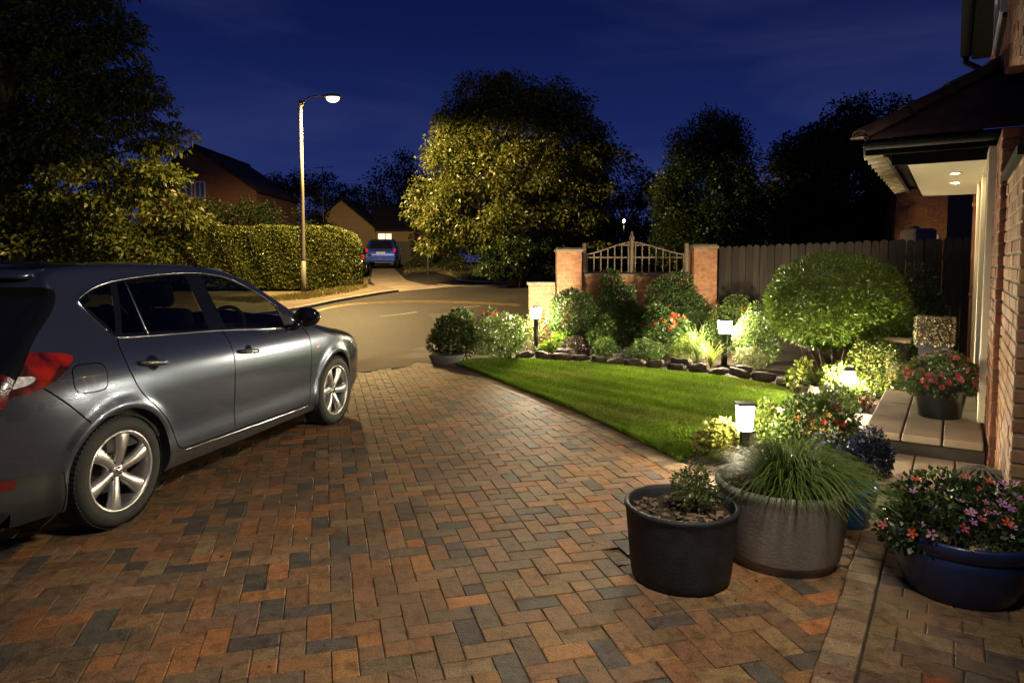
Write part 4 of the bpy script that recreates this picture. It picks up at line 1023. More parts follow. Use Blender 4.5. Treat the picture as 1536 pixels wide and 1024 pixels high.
# unseen lamp added high on the wall to brighten drive, car and pots
fl = thing('added_drive_lamp', 'unseen black lamp added high on the house wall to light the drive', 'added_drive_lamp', tuple(hp(1.7, .16, 3.3)))
T_ = Matrix.Rotation(math.atan2(HD.y, HD.x), 4, 'Z')
mb = MB(); mb.box((0, 0, 0), (.24, .07, .17), bev=.012, mat=T_ @ Matrix.Rotation(-.75, 4, 'X')); mb.tube([tuple(HO * -.16), tuple(HO * -.02)], .018, 8); mb.build('lamp_housing', M['lampbody'], fl)
# ---- door step: slabs on a dark riser, in two levels
STEP = thing('stone_step', 'pale sandstone slab platform at the house door, dark riser below', 'step', (HB.x, HB.y, 0), math.atan2(HD.y, HD.x))
mb = MB()
for a, b in ((5.40, 6.00), (6.006, 6.60), (6.606, 7.30)):
    for c, d in ((.55, .79), (.30, .546), (.055, .296)):
        mb.box(((a + b) / 2, (c + d) / 2, .272), (b - a - .007, d - c - .007, .056), bev=.009)
mb.build('slab', M['slab'], STEP)
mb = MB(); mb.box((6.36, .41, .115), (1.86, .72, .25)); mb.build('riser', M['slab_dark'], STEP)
ST2 = thing('stone_step', 'low sandstone step in front of the raised slab platform', 'step', (HB.x, HB.y, 0), math.atan2(HD.y, HD.x))
mb = MB()
for c, d in ((.46, .70), (.22, .456), (.04, .216)): mb.box((5.02, (c + d) / 2, .125), (.82, d - c - .005, .05), bev=.007)
mb.build('slab', M['slab'], ST2)
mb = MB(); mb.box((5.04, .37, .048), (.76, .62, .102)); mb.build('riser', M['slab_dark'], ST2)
mb = MB(); mb.box((4.57, .35, .03), (.1, .66, .10), bev=.01); mb.build('kerb_edging', M['slab'], ST2)
# ================================================================ fence, pillars, low wall, trellis
def pillar(px0, px1, ytop, Y, lab):
    a = at(px0, ytop, Y); b = at(px1, ytop, Y); w = b.x - a.x; h = a.z
    t = thing('brick_pillar', lab, 'pillar', ((a.x + b.x) / 2, Y + w / 2, 0), 0, 'brick pillars either side of the trellis')
    mb = MB(); mb.box((0, 0, h / 2 - .04), (w - .05, w - .05, h - .08)); mb.build('shaft', M['brick_red'], t)
    mb = MB(); mb.box((0, 0, h - .055), (w, w, .05), bev=.008); mb.box((0, 0, h - .02), (w - .05, w - .05, .03), bev=.008); mb.build('capstone', M['cap'], t)
    return a.x, b.x, h
YG = 12.5
pl = pillar(834, 875, 371, YG, 'brick pillar left of the arched trellis, beside the low wall')
pr = pillar(1040, 1079, 366, YG - .1, 'brick pillar between the arched trellis and the board fence')
lw = thing('low_wall', 'low brick wall under the trellis, running on past the left pillar', 'wall', (0, YG + .25, 0))
xl = at(793, 428, YG).x; zt = at(793, 428, YG).z
mb = MB(); mb.box(((xl + pl[0]) / 2 + .0, 0, zt / 2), (pl[0] - xl - .01, .3, zt)); mb.build('wall_run', M['brick_red'], lw)
mb = MB(); mb.box(((xl + pl[0]) / 2 - .02, 0, zt + .03), (pl[0] - xl + .02, .36, .055), bev=.01); mb.build('capstone', M['cap'], lw)
zg = at(950, 414, YG).z
mb = MB(); mb.box(((pl[1] + pr[0]) / 2, 0, zg / 2), (pr[0] - pl[1] - .01, .24, zg)); mb.build('wall_run', M['brick_red'], lw)
mb = MB(); mb.box(((pl[1] + pr[0]) / 2, 0, zg + .02), (pr[0] - pl[1] - .02, .30, .045), bev=.01); mb.build('capstone', M['cap'], lw)
tr = thing('trellis', 'arched wooden trellis with a turned centre post between two brick pillars', 'trellis', (0, YG + .22, 0))
Xa, Xb = pl[1] + .03, pr[0] - .03; Xc = at(951, 360, YG).x
def zarch(x):
    t = (x - Xa) / (Xc - Xa) if x < Xc else (Xb - x) / (Xb - Xc)
    za, zc = at(880, 382, YG).z, at(951, 362, YG).z
    return za + (zc - za) * (3 * t * t - 2 * t ** 3) * .55 + (zc - za) * .45 * t
mb = MB(); z0 = zg + .04
xs = np.linspace(Xa, Xb, 33); mb.tube([(x, 0, zarch(x)) for x in xs], .016, 8)
for z_ in (z0 + .02, z0 + .30, z0 + .53):
    if z_ < zarch(Xa) + .02: mb.box(((Xa + Xb) / 2, .012, z_), (Xb - Xa, .018, .028))
    else:
        xx = [x for x in np.linspace(Xa, Xb, 200) if zarch(x) > z_]
        if xx: mb.box(((xx[0] + xx[-1]) / 2, .012, z_), (xx[-1] - xx[0], .018, .028))
mb.build('rail', M['trellis'], tr)
nb_ = 15
mb = MB()
for k in range(nb_):
    x = Xa + (Xb - Xa) * (k + .5) / nb_
    if abs(x - Xc) < .05: continue
    mb.box((x, -.006, (z0 + zarch(x)) / 2), (.02, .018, zarch(x) - z0))
mb.build('bar', M['trellis'], tr)
ph = zarch(Xc)
mb = MB(); mb.box((Xc, 0, (ph + z0) / 2 + .03), (.06, .06, ph - z0 + .06), bev=.01); mb.lathe([(.0, .17), (.014, .155), (.022, .135), (.014, .118), (.03, .10), (.036, .07), (.05, .055), (.05, .03), (.043, .0)], c=(Xc, 0, ph + .03), n=16); mb.build('centre_post', M['trellis'], tr)
for k, x in enumerate((Xa + .01, Xb - .01)):
    mb = MB(); mb.box((x, 0, (ph - .2) / 2 + .25), (.06, .07, ph - .35 - .0), bev=.008); mb.build('end_post', M['trellis'], tr)
# board fence from the right pillar to the house
fA = Vector((pr[1] + .05, YG + .05, 0)); fB = Vector((at(1462, 355, 10.2).x, 10.2, 0)); fC = fB + (fB - fA).normalized() * 2.2
fence_t = thing('wooden_fence', 'dark close-board wooden fence with rounded board tops behind the shrubs', 'fence')
B = MB(); rs = random.Random(4); V = []; Fc = []; Cc = []
L_ = (fC - fA).length; d = (fC - fA).normalized(); n_ = Vector((d.y, -d.x, 0)); s_ = 0; 
hA, hB = at(1080, 369, YG).z, at(1451, 355, 10.2).z
while s_ < L_:
    w = .118 + rs.uniform(-.006, .006); h = hA + (hB - hA) * min(1, s_ / (L_ - 2.2)) + rs.uniform(-.012, .008); ofs = rs.uniform(-.004, .004) + (.012 if int(s_ / .12) % 2 else 0)
    prof = [(0, 0), (w, 0), (w, h - .05)] + [(w / 2 + (w / 2) * math.cos(a), h - .05 + .05 * math.sin(a)) for a in np.linspace(.3, PI - .3, 7)] + [(0, h - .05)]
    k = len(V); g = rs.uniform(.6, 1.3); m_ = len(prof)
    for off in (-.009, .009):
        for x, z in prof: V.append(fA + d * (s_ + x) + n_ * (ofs + off) + Vector((0, 0, z))); Cc.append((g, g * .97, g * .95))
    Fc.append(tuple(k + i for i in range(m_))); Fc.append(tuple(k + m_ + i for i in range(m_ - 1, -1, -1)))
    for i in range(m_): Fc.append((k + i, k + (i + 1) % m_, k + m_ + (i + 1) % m_, k + m_ + i))
    s_ += w + .007
me = bpy.data.meshes.new('board_panel'); me.from_pydata([tuple(v) for v in V], [], Fc); me.materials.append(M['fence'])
a_ = me.attributes.new('Col', 'FLOAT_COLOR', 'POINT'); c4 = np.ones((len(V), 4), np.float32); c4[:, :3] = Cc; a_.data.foreach_set('color', c4.ravel()); link(bpy.data.objects.new('board_panel', me), fence_t)
mb = MB(); ang = math.atan2(d.y, d.x)
for z in (.35, 1.0, 1.6): mb.box(tuple((fA + fC) / 2 - n_ * .04 + Vector((0, 0, z))), (L_, .04, .08), rz=ang)
mb.build('rail', M['fence'], fence_t)
for k in range(4):
    p = fA + d * (k * 1.9 + .05); mb = MB(); mb.box((p.x - n_.x * .09, p.y - n_.y * .09, .85), (.1, .1, 1.7), rz=ang); mb.build('post', M['timber_post'], fence_t)
# ================================================================ plants
def plant_mat(name, transl, rough, spec):
    m, nt, b = new_mat(name); L = nt.links; at_ = nd(nt, 'ShaderNodeAttribute', attribute_name='Col')
    L.new(at_.outputs['Color'], b.inputs['Base Color']); b.inputs['Roughness'].default_value = rough; b.inputs['Specular IOR Level'].default_value = spec
    tr = nd(nt, 'ShaderNodeBsdfTranslucent'); L.new(at_.outputs['Color'], tr.inputs[0])
    ms = nd(nt, 'ShaderNodeMixShader'); ms.inputs[0].default_value = transl; L.new(b.outputs[0], ms.inputs[1]); L.new(tr.outputs[0], ms.inputs[2]); L.new(ms.outputs[0], nt.nodes['Material Output'].inputs['Surface']); return m
M['leaf'] = plant_mat('leaf', .32, .42, .45); M['petal'] = plant_mat('petal', .35, .6, .2); M['blade'] = plant_mat('grass blade', .3, .45, .4)
def unit(a): return a / (np.linalg.norm(a, axis=1)[:, None] + 1e-9)
def leafset(P, D, L, asp, col, cvar=.3, hue=.18, up=.2, out=.8, rnd=.8, fold=.12, droop=.1, seed=1, accent=None):
    """diamond leaves, one folded quad each: returns V, F, C"""
    r = np.random.default_rng(seed); n = len(P)
    a = unit(D * out + r.normal(size=(n, 3)) * rnd * .6 + np.array([0, 0, up])); nn = unit(np.cross(a, unit(r.normal(size=(n, 3)) + np.array([0, 0, .3])))); b = np.cross(a, nn)
    # make the blade face roughly outward
    l = (L * r.uniform(.6, 1.25, n))[:, None]; w = l * asp * r.uniform(.8, 1.2, n)[:, None]
    V = np.stack([P, P + a * l * .48 + b * w * .5 + nn * l * fold, P + a * l - np.array([0, 0, 1]) * l * droop, P + a * l * .48 - b * w * .5 + nn * l * fold], 1).reshape(-1, 3)
    F = np.arange(n * 4).reshape(n, 4); k = r.uniform(1 - cvar, 1 + cvar, n)[:, None]; h = r.uniform(-hue, hue, n)[:, None]
    C = np.array(col)[None] * k * np.c_[1 + h * 1.2, 1 + h * .2, 1 - h * .5]
    if accent: m_ = r.random(n) < accent[1]; C[m_] = np.array(accent[0]) * r.uniform(.7, 1.3, m_.sum())[:, None]
    return V, F, np.repeat(np.clip(C, 0, 1), 4, axis=0)
def blob_points(n, blobs, seed=1, shell=.4, bumps=.08, minz=None):
    r = np.random.default_rng(seed); B = np.array(blobs, float); wt = (B[:, 3] * B[:, 5]) ** 1.0; wt /= wt.sum(); k = r.choice(len(B), n, p=wt)
    d = unit(r.normal(size=(n, 3))); ph = B[k, :3].sum(1) * 3
    bump = bumps * (np.sin(d[:, 0] * 7 + ph) + np.sin(d[:, 1] * 8 + 1.3 * ph) + np.sin(d[:, 2] * 9 + .7 * ph)) / 1.7
    rad = (1 - shell * r.random(n) ** 1.6) * (1 + bump); P = B[k, :3] + d * B[k, 3:6] * rad[:, None]
    # drop points that lie deep inside another blob
    inside = np.zeros(n, bool)
    for bb in B: inside |= (((P - bb[:3]) / bb[3:6]) ** 2).sum(1) < .42
    keep = ~inside | (r.random(n) < .2)
    if minz is not None: keep &= P[:, 2] > minz
    nrm = unit((P - B[k, :3]) / B[k, 3:6] ** 2); return P[keep], nrm[keep]
_flw = {}
def flower_mesh(col, r, cen=(.5, .4, .05), petals=5, cup=.25, key=None):
    key = (col, round(r, 4), petals)
    if key in _flw: return _flw[key]
    V = []; Fc = []; C = []
    for layer in range(1 if petals <= 6 else 2):
        rr = r * (1 - .4 * layer); up = layer * r * .25
        for k in range(petals):
            a = 2 * PI * (k + .5 * layer) / petals; ca, sa = math.cos(a), math.sin(a); w = rr * 2.6 / petals
            b = len(V)
            for t, ww in ((.08, .1), (.45, .8), (.78, 1.0), (1.0, .55)):
                for s_ in (-1, 1):
                    x = rr * t; y = s_ * w * ww * .5; V.append((x * ca - y * sa, x * sa + y * ca, up + cup * rr * t * t + (.03 * r if s_ > 0 else 0))); C.append([c * (.75 + .3 * t) for c in col])
            for i in range(3): Fc.append((b + 2 * i, b + 2 * i + 2, b + 2 * i + 3, b + 2 * i + 1))
    b = len(V)
    for k in range(6): a = 2 * PI * k / 6; V.append((r * .14 * math.cos(a), r * .14 * math.sin(a), r * .12)); C.append(cen)
    Fc.append(tuple(b + k for k in range(6)))
    me = bpy.data.meshes.new('flower'); me.from_pydata(V, [], Fc); me.materials.append(M['petal'])
    at_ = me.attributes.new('Col', 'FLOAT_COLOR', 'POINT'); c4 = np.ones((len(V), 4), np.float32); c4[:, :3] = np.clip(C, 0, 1); at_.data.foreach_set('color', c4.ravel())
    _flw[key] = me; return me
def add_flowers(par, pts, nrm, cols, r, seed=1, petals=5, name='flower', face=(0, -.5, .5)):
    rs = random.Random(seed)
    for p, n in zip(pts, nrm):
        c = rs.choice(cols); o = bpy.data.objects.new(name, flower_mesh(c, r, petals=petals)); link(o, par)
        d = Vector(n) + Vector(face) + Vector((rs.uniform(-.4, .4), rs.uniform(-.4, .4), rs.uniform(-.2, .4))); o.location = p; o.rotation_euler = d.to_track_quat('Z', 'Y').to_euler(); s_ = rs.uniform(.75, 1.2); o.scale = (s_,) * 3
def stems(par, base, targets, r0=.012, r1=.004, mat='stem', name='stem', sag=0.0, n=7):
    for i, t in enumerate(targets):
        rs = random.Random(i + 5); b = Vector(base) + Vector((rs.uniform(-1, 1) * r0 * 2.5, rs.uniform(-1, 1) * r0 * 2.5, 0)); t = Vector(t); m_ = b.lerp(t, .5) + Vector((rs.uniform(-.06, .06), rs.uniform(-.06, .06), .02)) * (t - b).length
        mb = MB(); P = catmull([tuple(b), tuple(m_), tuple(t)], 4); mb.tube([tuple(p) for p in P], [r0 + (r1 - r0) * k / (len(P) - 1) for k in range(len(P))], n); mb.build(name, M[mat], par)
def shrub(name, label, cat, box, Y, n, L, col, asp=.5, nb=7, df=.9, fl=None, group=None, seed=1, z0=0.0, sub=.42, round_=False, stem='stem', zbase=.02, **kw):
    """box = photo pixels (x0, x1, ytop) ; Y = distance; z0 = height of the ground it grows from; zbase = bottom of the leaves"""
    x0, x1, yt = box; a, b = at(x0, yt, Y), at(x1, yt, Y); w = (b.x - a.x) / 2; cx = (a.x + b.x) / 2; h = a.z - z0 - zbase; d = w * df
    t = thing(name, label, cat, (cx, Y, z0), 0, group); rs = random.Random(seed * 13 + 1)
    if round_: bl = [(0, 0, zbase + h / 2, w, d, h / 2)]
    else:
        bl = [(0, 0, zbase + h * .42, w * .74, d * .72, h * .44)]
        for k in range(nb):
            a_ = 2 * PI * (k + rs.random() * .6) / nb; e = rs.uniform(.0, 1); q = sub * rs.uniform(.75, 1.15)
            bl.append((math.cos(a_) * w * (1 - q) * .98 * (1 - .45 * e), math.sin(a_) * d * (1 - q) * (1 - .4 * e), zbase + h * (.28 + .42 * e) if k else zbase + h * (1 - q * .52), w * q, d * q, h * q * .55))
        bl[1] = (rs.uniform(-.3, .3) * w, 0, zbase + h * (1 - .24), w * .42, d * .42, h * .24)
    kw2 = {k: kw.pop(k) for k in ('shell', 'bumps') if k in kw}
    P, N = blob_points(n, bl, seed, minz=.015, **kw2)
    V, Fq, C = leafset(P, N, L, asp, col, seed=seed, **kw)
    o = np_mesh('foliage', V, Fq, M['leaf'], t, col=C)
    stems(t, (0, 0, 0), [bl[i % len(bl)][:3] for i in range(3)] if stem == 'stem' else [], r0=.010, r1=.004)
    if fl:
        cols, nf, rf = fl[:3]; r = np.random.default_rng(seed + 77); top = [i for i in range(len(P)) if (N[i] @ np.array([0, -.75, .65])) > .15 and P[i][2] > h * .3]
        if fl[3:] : top = [i for i in top if P[i][2] > h * fl[3]]
        k = r.choice(top, min(nf, len(top)), replace=False); add_flowers(t, P[k] + N[k] * L * .8, N[k], cols, rf, seed)
    return t, bl
DARK, MID, FRESH, LIME, YEL = (.028, .052, .014), (.045, .085, .018), (.075, .13, .022), (.15, .22, .035), (.27, .28, .05)
RED, SAL, PINK, ORG = (.62, .03, .02), (.75, .12, .07), (.72, .12, .22), (.8, .22, .05)
LILAC, MAUVE, WHITE, BLUE, DRED, YELF = (.55, .25, .62), (.62, .32, .55), (.7, .68, .6), (.10, .14, .55), (.28, .008, .01), (.75, .5, .12)
# --- left end of the bed
shrub('flowering_shrub', 'dark leafy shrub with small red flowers at the far left end of the bed', 'shrub', (640, 722, 462), 10.6, 5200, .065, (.05, .085, .02), fl=([RED, SAL], 9, .022, .6), seed=3, zbase=.0, nb=12, sub=.30, accent=((.16, .15, .04), .12))
shrub('rose_bush', 'thin dark rose bush with a few red blooms above the pale shrub', 'shrub', (705, 762, 458), 11.4, 1500, .045, DARK, fl=([RED, DRED], 8, .026, .7), seed=4, sub=.36)
shrub('leafy_shrub', 'bright pale-green leafy shrub beside the first bollard light', 'shrub', (697, 800, 470), 10.7, 5200, .055, (.13, .19, .05), seed=5, asp=.42, zbase=.03, rnd=1.1)
shrub('leafy_shrub', 'pale variegated plant right behind the first bollard light', 'shrub', (768, 828, 466), 12.1, 1800, .05, (.15, .19, .06), seed=6, fl=([SAL, ORG], 4, .025, .4))
shrub('ground_plant', 'small silvery plant at the foot of the first bollard light', 'plant', (775, 806, 510), 11.1, 700, .045, (.13, .14, .08), seed=7, asp=.2, fl=([ORG], 3, .018, .5))
# --- rear bed
shrub('round_shrub', 'dark green rounded shrub in front of the left brick pillar', 'shrub', (822, 895, 434), 11.7, 8000, .05, (.045, .08, .018), round_=True, seed=8, zbase=.12, shell=.35, bumps=.05, accent=((.10, .05, .02), .06))
shrub('ground_plant', 'lime-green low plant just right of the first bollard light', 'plant', (806, 838, 512), 11.0, 900, .05, (.17, .27, .03), seed=9, asp=.6)
shrub('ground_plant', 'spreading lime-green leafy plant between bollard light and purple mound', 'plant', (822, 880, 492), 11.5, 2200, .06, (.16, .26, .03), seed=10, asp=.5)
shrub('purple_shrub', 'low dark purple mound plant behind the stone edging', 'shrub', (843, 882, 505), 10.9, 1500, .032, (.035, .012, .02), round_=True, seed=11, asp=.35, rnd=1.2)
shrub('leafy_shrub', 'mid-green bushy plant right of the purple mound', 'shrub', (874, 934, 472), 11.3, 4200, .045, (.07, .12, .025), seed=12, accent=((.2, .12, .03), .06))
shrub('topiary_shrub', 'upright clipped evergreen with bright leaf tips in front of the trellis', 'shrub', (890, 966, 402), 12.0, 11000, .052, (.055, .095, .025), seed=13, zbase=.1, sub=.38, nb=10, accent=((.2, .19, .10), .05))
shrub('wide_shrub', 'wide flat-topped dark evergreen in front of the right brick pillar', 'shrub', (958, 1066, 406), 12.0, 13000, .052, (.045, .08, .022), seed=14, df=.5, zbase=.12, nb=10, sub=.38)
shrub('ground_plant', 'small green plant below the tall evergreen, beside blue-grey spiky leaves', 'plant', (884, 932, 505), 10.7, 1700, .042, (.09, .16, .03), seed=15)
shrub('rose_bush', 'rose bush with clusters of scarlet blooms in the middle of the bed', 'shrub', (952, 1042, 456), 11.0, 5000, .055, (.05, .09, .02), fl=([RED, SAL, (.7, .05, .03)], 26, .042, .55), seed=16)
shrub('leafy_shrub', 'frothy pale green low shrub in the middle of the bed edge', 'shrub', (934, 1006, 508), 10.1, 4200, .035, (.12, .19, .05), seed=17, asp=.45, rnd=1.1, zbase=.04)
shrub('leafy_shrub', 'yellow-green frothy plant left of the second bollard light', 'shrub', (1000, 1072, 500), 10.3, 4200, .035, (.20, .27, .05), seed=18, asp=.4, rnd=1.2, zbase=.04)
shrub('flowering_shrub', 'leafy bush with small orange blooms against the fence behind the second bollard light', 'shrub', (1050, 1150, 440), 11.6, 4200, .045, (.08, .13, .025), fl=([SAL, ORG, RED], 16, .03, .4), seed=20)
shrub('leafy_shrub', 'tall pale green shrub between the second bollard light and the domed tree', 'shrub', (1096, 1186, 452), 9.9, 8000, .042, (.11, .17, .04), seed=21, nb=9, asp=.45)
shrub('ground_plant', 'pale frothy ground cover right of the second bollard light post', 'plant', (1092, 1160, 520), 9.6, 3000, .03, (.19, .21, .09), seed=22, asp=.4, rnd=1.3)
def spiky(name, label, x, ybase, ytop, n, col, spread=.35, seed=1, wid=.012):
    p = gp(x, ybase); zt = at(x, ytop, p.y).z; t = thing(name, label, 'plant', (p.x, p.y, 0)); r = np.random.default_rng(seed); V = []; Fq = []; C = []
    for k in range(n):
        a = r.uniform(0, 2 * PI); h = zt * r.uniform(.6, 1.05); s_ = spread * r.uniform(.2, 1) * zt; c = np.array(col) * r.uniform(.7, 1.3); side = np.array([-math.sin(a), math.cos(a), 0]); b = len(V)
        for i in range(6):
            u = i / 5; q = np.array([math.cos(a) * s_ * u ** 1.7, math.sin(a) * s_ * u ** 1.7, h * (u - .25 * u ** 3)]); w = wid * (1 - u) ** .6
            V += [q - side * w / 2, q + side * w / 2]; C += [c, c]
        Fq += [(b + 2 * i, b + 2 * i + 1, b + 2 * i + 3, b + 2 * i + 2) for i in range(5)]
    np_mesh('leaves', V, Fq, M['blade'], t, col=np.array(C)); return t
spiky('spiky_plant', 'tall strappy green plant between scarlet roses and second bollard light', 1046, 548, 462, 70, (.10, .16, .04), .5, 3)
spiky('spiky_plant', 'small silver-blue spiky plant beside the low green plant', 932, 545, 508, 40, (.13, .16, .15), .8, 4)
spiky('spiky_plant', 'tuft of yellow-green leaves in front of the second bollard light', 1066, 553, 500, 60, (.22, .28, .05), .9, 5)
shrub('leafy_shrub', 'dark green filler shrub against the low wall between tall and wide evergreens', 'shrub', (935, 985, 462), 12.1, 3200, .05, (.035, .06, .018), seed=23)
shrub('leafy_shrub', 'dark green shrub at the foot of the right brick pillar', 'shrub', (1030, 1082, 448), 12.0, 3600, .05, (.03, .052, .018), seed=24, accent=((.12, .06, .03), .05))
shrub('leafy_shrub', 'loose dark shrub at the foot of the left brick pillar', 'shrub', (868, 908, 462), 12.1, 2600, .05, (.04, .065, .02), seed=25)
shrub('ground_plant', 'low dark green cover behind the first edging stones', 'plant', (740, 780, 515), 11.0, 1300, .04, (.05, .08, .03), seed=26)
# --- domed multi-stem tree and its neighbours
YD = 8.5; a, b = at(1154, 378, YD), at(1352, 378, YD); w = (b.x - a.x) / 2; cx = (a.x + b.x) / 2; zt = a.z; zb = at(1150, 520, YD).z; hh = (zt - zb) / 2
dome = thing('domed_tree', 'large clipped dome-shaped evergreen on several bare stems', 'tree', (cx, YD, 0))
bl = [(0, 0, zb + hh * 1.02, w * .96, w * .9, hh * .97), (-.25 * w, -.2 * w, zb + hh * .75, w * .72, w * .72, hh * .74), (.3 * w, -.15 * w, zb + hh * .8, w * .68, w * .72, hh * .76), (0, 0, zb + hh * .62, w * .86, w * .8, hh * .6)]
P, N = blob_points(34000, bl, 31, shell=.22, bumps=.035)
V, Fq, C = leafset(P, N, .056, .34, (.10, .165, .022), seed=31, rnd=.9, out=.9, up=.25, cvar=.4, accent=((.14, .16, .03), .1)); np_mesh('crown', V, Fq, M['leaf'], dome, col=C)
for i, (tx, bx) in enumerate(((-.42, -.05), (-.28, .0), (-.12, .03), (-.02, .02), (.12, .08), (.28, .12), (.45, .15), (-.55, -.1))):
    mb = MB(); rs = random.Random(i); P = catmull([(bx + rs.uniform(-.05, .05) - .05, rs.uniform(-.08, .08), 0), (bx + (tx - bx) * .35, rs.uniform(-.1, .05), zb * .5), (tx, rs.uniform(-.2, .1), zb + .18), (tx * 1.2, 0, zb + .5)], 5)
    mb.tube([tuple(p) for p in P], [.030 - .018 * k / (len(P) - 1) for k in range(len(P))], 9); mb.build('trunk', M['bark'], dome)
shrub('dark_shrub', 'dark leafy shrub between the domed tree and the house wall', 'shrub', (1325, 1432, 392), 9.3, 6500, .05, (.028, .045, .014), seed=32, zbase=.06, nb=9)
shrub('broadleaf_shrub', 'broad-leaved dark plant under the right side of the domed tree', 'shrub', (1318, 1400, 460), 8.6, 900, .085, (.05, .09, .02), seed=33, asp=.6, sub=.45, rnd=.6)
shrub('round_shrub', 'clipped ball of yellow-green foliage behind the domed bollard light', 'shrub', (1274, 1356, 510), 7.7, 7000, .034, (.085, .12, .02), round_=True, seed=34, df=1.0, zbase=.0, shell=.3, accent=((.30, .16, .04), .08))
shrub('leafy_shrub', 'bright lime shrub behind and beside the domed bollard light', 'shrub', (1226, 1284, 546), 7.6, 2000, .06, (.22, .30, .05), seed=35, asp=.55, zbase=.04)
shrub('leafy_shrub', 'sparse lime sprig at the edge of the lawn, left of the domed bollard light', 'shrub', (1180, 1222, 538), 7.9, 320, .065, (.24, .30, .05), seed=36, asp=.55)
shrub('ground_plant', 'low pale leafy plant at the foot of the domed bollard light', 'plant', (1255, 1312, 572), 7.2, 1100, .05, (.16, .22, .05), seed=37)
shrub('ground_plant', 'low dark plant with red leaves under the ball shrub', 'plant', (1268, 1320, 594), 6.95, 500, .03, (.12, .03, .02), seed=38, df=.5)
shrub('variegated_plant', 'small dark speckled plant between ball shrub and black pot', 'plant', (1356, 1394, 552), 6.7, 1400, .03, (.05, .07, .04), seed=39, accent=((.25, .27, .2), .2), z0=.0)
# --- flower clump behind the pots
shrub('flower_clump', 'clump of dark red and cream flowers behind the grass pot', 'flowers', (1150, 1302, 592), 5.35, 6500, .04, (.07, .11, .025), seed=40, df=.55, fl=([DRED, (.5, .03, .02), WHITE, YELF, SAL], 30, .026, .4), accent=((.35, .33, .14), .06))
shrub('flower_clump', 'drift of small blue flowers below the dark red blooms', 'flowers', (1195, 1318, 648), 4.95, 3600, .03, (.04, .055, .03), seed=41, df=.5, fl=([BLUE, (.2, .25, .6), (.45, .5, .7)], 60, .014, .2))
shrub('flower_clump', 'pale blue flowers beside the domed bollard light', 'flowers', (1225, 1290, 572), 6.5, 1500, .04, (.12, .17, .05), seed=42, df=.6, fl=([(.4, .5, .75), (.25, .35, .65)], 16, .02, .3))
shrub('leafy_shrub', 'yellow-green leafy plant left of the square lantern light', 'shrub', (1040, 1110, 628), 5.25, 2800, .045, (.26, .28, .06), seed=43, asp=.6, df=.7)
shrub('leafy_shrub', 'light green frothy plant right of the square lantern light', 'shrub', (1122, 1186, 600), 5.6, 2200, .04, (.18, .24, .05), seed=44, df=.7)
shrub('trailing_plant', 'dark blue-leaved trailing plant spilling over the small bright blue pot', 'plant', (1252, 1346, 640), 4.35, 3600, .035, (.022, .03, .045), seed=45, zbase=.05, accent=((.10, .12, .30), .12))
# --- trough at the end of the bed
p = gp(668, 549); tg = thing('planter_trough', 'shallow dark grey trough planter at the edge of the drive', 'planter', (p.x, p.y + .2, 0))
mb = MB(); mb.lathe([(.17, 0), (.205, .10), (.22, .15), (.20, .15), (.18, .09), (0, .09)], n=24); o = mb.build('trough', M['trough'], tg); o.scale = (1.25, .8, 1)
mb = MB(); mb.lathe([(0, .12), (.19, .115)], n=20); o = mb.build('soil', M['soil'], tg); o.scale = (1.2, .75, 1)
# --- stone edging
def stone(seed, L, Wd, H):
    bm = bmesh.new(); bmesh.ops.create_icosphere(bm, subdivisions=3, radius=1); rs = random.Random(seed); ph = [rs.uniform(0, 6) for _ in range(6)]
    for v in bm.verts:
        c = v.co; f = 1 + .10 * math.sin(c.x * 5 + ph[0]) * math.sin(c.z * 4 + ph[1]) + .07 * math.sin(c.y * 9 + c.x * 4 + ph[2]) + .05 * math.sin(c.x * 17 + ph[3] + c.z * 6)
        q = Vector([math.copysign(abs(t) ** .62, t) for t in c]) * f; v.co = Vector((q.x * L / 2, q.y * Wd / 2, q.z * H / 2))
    me = bpy.data.meshes.new('edging_stone'); bm.to_mesh(me); bm.free(); me.materials.append(M['rock']); 
    for p_ in me.polygons: p_.use_smooth = True
    return me
edge_up = resample(catmull([tuple(gp(*q))[:2] for q in ((742, 537), (800, 539), (870, 544), (935, 551), (1000, 556), (1080, 566), (1140, 573), (1180, 582), (1205, 600), (1205, 622))], 8), .30)
SM = [stone(s, .36, .17, .17) for s in range(5)]; rs = random.Random(8)
for i, (a, b) in enumerate(zip(edge_up[:-1], edge_up[1:])):
    d = b - a; n = np.array([-d[1], d[0]]) / np.linalg.norm(d); n = n if n[1] > 0 or n[0] > 0 else -n; m_ = (a + b) / 2 + n * .10
    for q in range(2 if i % 3 == 0 else 1):
        o = bpy.data.objects.new('edging_stone', SM[(i + q) % 5]); link(o); o.location = (m_[0] + n[0] * .12 * q, m_[1] + n[1] * .12 * q, .055 + .05 * q + rs.uniform(-.01, .015)); o.rotation_euler = (rs.uniform(-.15, .15), rs.uniform(-.2, .2), math.atan2(d[1], d[0]) + rs.uniform(-.2, .2)); k = rs.uniform(.65, .95); o.scale = (k * rs.uniform(.8, 1.1), k, k * rs.uniform(.75, 1.1))
        tag(o, 'rough dark brown edging stone laid along the curved back of the lawn', 'stone', 'stones edging the flower bed')
